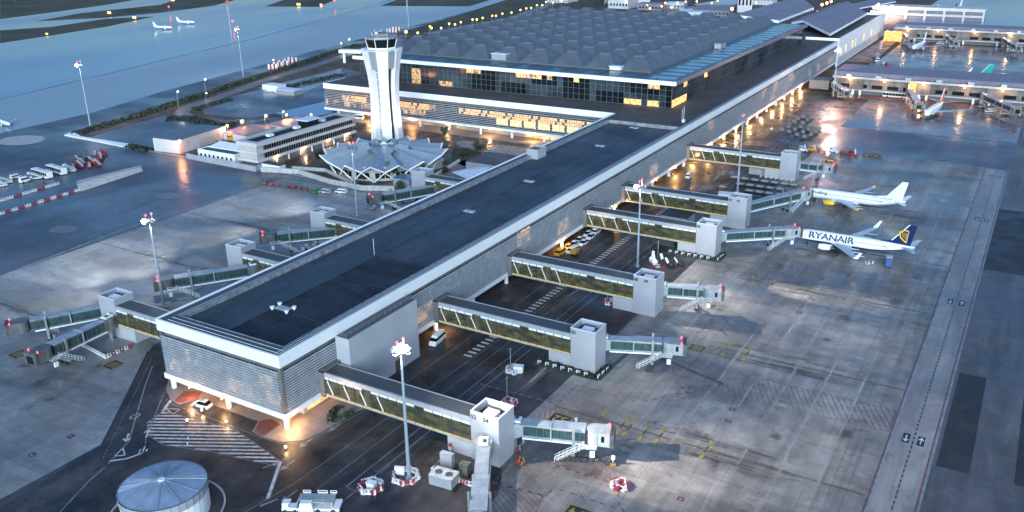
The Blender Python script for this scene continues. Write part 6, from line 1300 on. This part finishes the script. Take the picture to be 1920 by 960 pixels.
# forecourt and landside cars
for i, (u, v, pt, rz, lab) in enumerate(((402, 265, 'card', 60, 'dark car by the warehouse door'), (430, 262, 'cary', 60, 'orange-lit truck right of the warehouse'), (462, 253, 'cary', 55, 'second orange-lit truck right of the warehouse'), (664, 250, 'carw', 10, 'white car parked between the office slab and the tower'), (672, 224, 'carw', 95, 'white lorry under the wing left of the tower'), (508, 293, 'carw', 20, 'pale car under the office slab, nearest'), (538, 284, 'card', 20, 'dark car under the office slab'), (560, 278, 'carw', 20, 'pale car under the middle of the office slab'), (590, 270, 'card', 20, 'last dark car under the office slab'))):
    g = G(u, v); bg_ = 'lorry' in lab or 'truck' in lab; t = car('lorry' if bg_ else 'parked_car', pt, 7 if bg_ else 4.4, 2.2 if bg_ else 1.8, 3 if bg_ else 1.5, 'van' if bg_ else 'car', lab, 'lorry' if bg_ else 'car'); t.location = (g.x, g.y, .16); t.rotation_euler.z = R(rz)

# ------------------------------------------------------------------ trees, shrubs, hedge
def leaf_mesh(n, rx, ry, rz_, seed, s=.35, hollow=.35):
    rr = random.Random(seed); b = MB(); cl = [(rr.gauss(0, .42), rr.gauss(0, .42), rr.gauss(0, .38)) for _ in range(9)]
    for i in range(n):
        c = rr.choice(cl); x, y, z = (c[0]+rr.gauss(0, .2))*rx, (c[1]+rr.gauss(0, .2))*ry, (c[2]+rr.gauss(0, .2))*rz_
        u = Vector((rr.gauss(0, 1), rr.gauss(0, 1), rr.gauss(0, 1))).normalized(); v = u.orthogonal().normalized(); k = s*rr.uniform(.6, 1.4); o = Vector((x, y, z))
        b.poly([o+u*k, o+v*k*.6, o-u*k, o-v*k*.6])
    return b
for i, (x, y, h, r_, lab) in enumerate(((170.4, 123.5, 6.5, 3.2, 'bushy dark tree in front of the star building, behind the unlit mast'), (172.4, 105.5, 6.5, 3.4, 'bushy dark tree in front of the star building, right of the first'), (176, 137, 5, 2.6, 'dark tree at the left rim of the star building'), (181, 146, 5, 3, 'dark tree beside the office slab'),
                                     (183, 155, 5, 2.6, 'small tree between the office slab and the star building'), (228, 96.5, 5, 3.4, 'spreading tree right of the star building, farther one'), (218, 97, 4.5, 3, 'spreading tree right of the star building, nearer one'), (252, 132, 4.5, 2.5, 'small tree behind the star building'), (176, 88, 3.6, 2, 'shrub on the near terrace'), (192, 90, 3, 1.8, 'low shrub on the far terrace'), (163, 93, 3, 2, 'yellow-green shrub under the left walkway'), (202, 96, 3.4, 2.1, 'dark shrub at the terrace wall end'), (166, 115, 3, 2.2, 'small shrub between the boundary walls'))):
    t = thing('tree', (x, y, .05), i*.7, lab, 'tree' if h > 4 else 'shrub')
    b = MB().tube((0, 0, 0), (.1, 0, h*.55), .22, .12); 
    for k in range(4): a = k*1.6+i; b.tube((.1, 0, h*.45), (r_*.5*math.cos(a), r_*.5*math.sin(a), h*.8), .1, .04, n=4)
    b.obj('trunk', 'bark', t); leaf_mesh(900, r_, r_, h*.45, i, .34).obj('crown', 'leaf' if i % 3 else 'leafd', t, loc=(0, 0, h*.68))
def scatter_strip(name, pts, w_, h, dens, m, seed):
    rr = random.Random(seed); b = MB()
    for a, c in zip(pts[:-1], pts[1:]):
        a = Vector(a); c = Vector(c); L = (c-a).length; d = (c-a)/L; n = Vector((-d.y, d.x))
        for _ in range(int(L*dens)):
            p = a+d*rr.uniform(0, L)+n*rr.uniform(-w_/2, w_/2); z = rr.uniform(.1, h)*(1-abs((p-a).dot(n))/w_); k = rr.uniform(.4, 1.2)
            u = Vector((rr.gauss(0, 1), rr.gauss(0, 1), rr.gauss(0, 1))).normalized(); v = u.orthogonal().normalized(); o = Vector((p.x, p.y, z))
            b.poly([o+u*k, o+v*k*.7, o-u*k, o-v*k*.7])
    o = b.obj(name, m); return tag(o, None, None, None, 'stuff')
o = scatter_strip('hedge', gp((142, 253), (260, 217), (400, 172), (500, 140), (600, 107), (670, 85)), 9, 1.8, 12, 'leafd', 1); o['label'] = 'dark scrubby hedge along the verge beside the taxiway'; o['category'] = 'hedge'
o = scatter_strip('scrub', gp((312, 224), (350, 222), (420, 238), (445, 232)), 9, 1.5, 14, 'leafd', 2); o['label'] = 'brown scrub inside the bend of the access road'; o['category'] = 'scrub'
o = scatter_strip('scrub', gp((372, 208), (368, 204), (400, 196), (430, 186)), 6, 1.0, 10, 'leafd', 3); o['label'] = 'brown scrub on the inner verge of the upper car park'; o['category'] = 'scrub'
o = scatter_strip('scrub', gp((500, 172), (560, 160), (640, 140)), 10, 1.5, 8, 'leafd', 4); o['label'] = 'thin greenery along the pale lot by the access road'; o['category'] = 'scrub'
o = scatter_strip('scrub', gp((240, 276), (280, 284)), 6, 2, 12, 'leafd', 6); o['label'] = 'dark bushes left of the warehouse'; o['category'] = 'scrub'
def rl_ivy(pts, h, seed): return scatter_strip('ground_cover', pts, 1.1, h, 14, 'leafd', seed)
for i, pts in enumerate(([(57, -34), (56, -49.6), (63, -49.8)], [(148, -34), (147, -49.6), (154, -49.8)])):
    o = rl_ivy(pts, .7, 20+i); o['label'] = f'low green planting at the foot of the {"second" if i == 0 else "fourth"} right-hand tower'; o['category'] = 'planting'
o = scatter_strip('ground_cover', [(14, -3), (9, -4.5), (8, -6), (14, -7.5)], 2.0, .3, 9, 'leafd', 30); o['label'] = 'dark ragged ground cover at the kerb right of the pier corner'; o['category'] = 'planting'

# ------------------------------------------------------------------ far background
bk = [(1168, 14, 30, 26, 10, 'cream', 'white two-storey block at the top centre behind the hall'), (1150, 6, 22, 18, 14, 'cream', 'white block with a square turret at the top centre'), (1200, 10, 22, 24, 6, 'canopy', 'pale blue flat building beside the white blocks'), (1222, 18, 18, 30, 7, 'mauve', 'lilac low building behind the hall roof'), (1268, 14, 26, 22, 5, 'panel2', 'grey low building under the cluster of lamps'),
      (1395, 22, 14, 16, 26, 'cream', 'tall white block behind the mauve roofs'), (1430, 8, 20, 30, 18, 'cream', 'wide white block at the top behind the mauve roofs'), (1340, 24, 60, 40, 5, 'mauve', 'broad mauve-roofed building directly behind the hall'), (1300, 28, 40, 30, 4, 'cream', 'pale low block directly behind the pyramid roofs'), (1055, 3, 30, 30, 4, 'cream', 'small pale building beside the road at the top')]
for i, (u, v, sx, sy, h, m, lab) in enumerate(bk):
    g = G(u, v); t = thing('distant_building', (g.x, g.y, 0), R(10*i % 30), lab, 'building'); MB().box(-sx/2, sx/2, -sy/2, sy/2, 0, h).obj('wall', m, t); MB().box(-sx/2-.5, sx/2+.5, -sy/2-.5, sy/2+.5, h+.01, h+.8).obj('roof', 'mauve' if m == 'mauve' else 'canopy', t)
    b = MB()
    for k in range(int(sy/4)): b.box(-sx/2-.1, -sx/2-.02, -sy/2+k*4+1, -sy/2+k*4+3, h*.3, h*.6)
    b.each('window', 'dglass', t)
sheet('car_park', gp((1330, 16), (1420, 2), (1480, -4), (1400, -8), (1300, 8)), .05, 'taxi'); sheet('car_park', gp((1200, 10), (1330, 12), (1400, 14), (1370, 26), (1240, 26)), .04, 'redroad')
o = scatter_strip('scrub', gp((1100, 14), (1130, 10), (1180, 8), (1110, 8)), 60, 9, 9, 'leafd', 7); o['label'] = 'dark wooded patch at the top beyond the hall roof'; o['category'] = 'woodland'
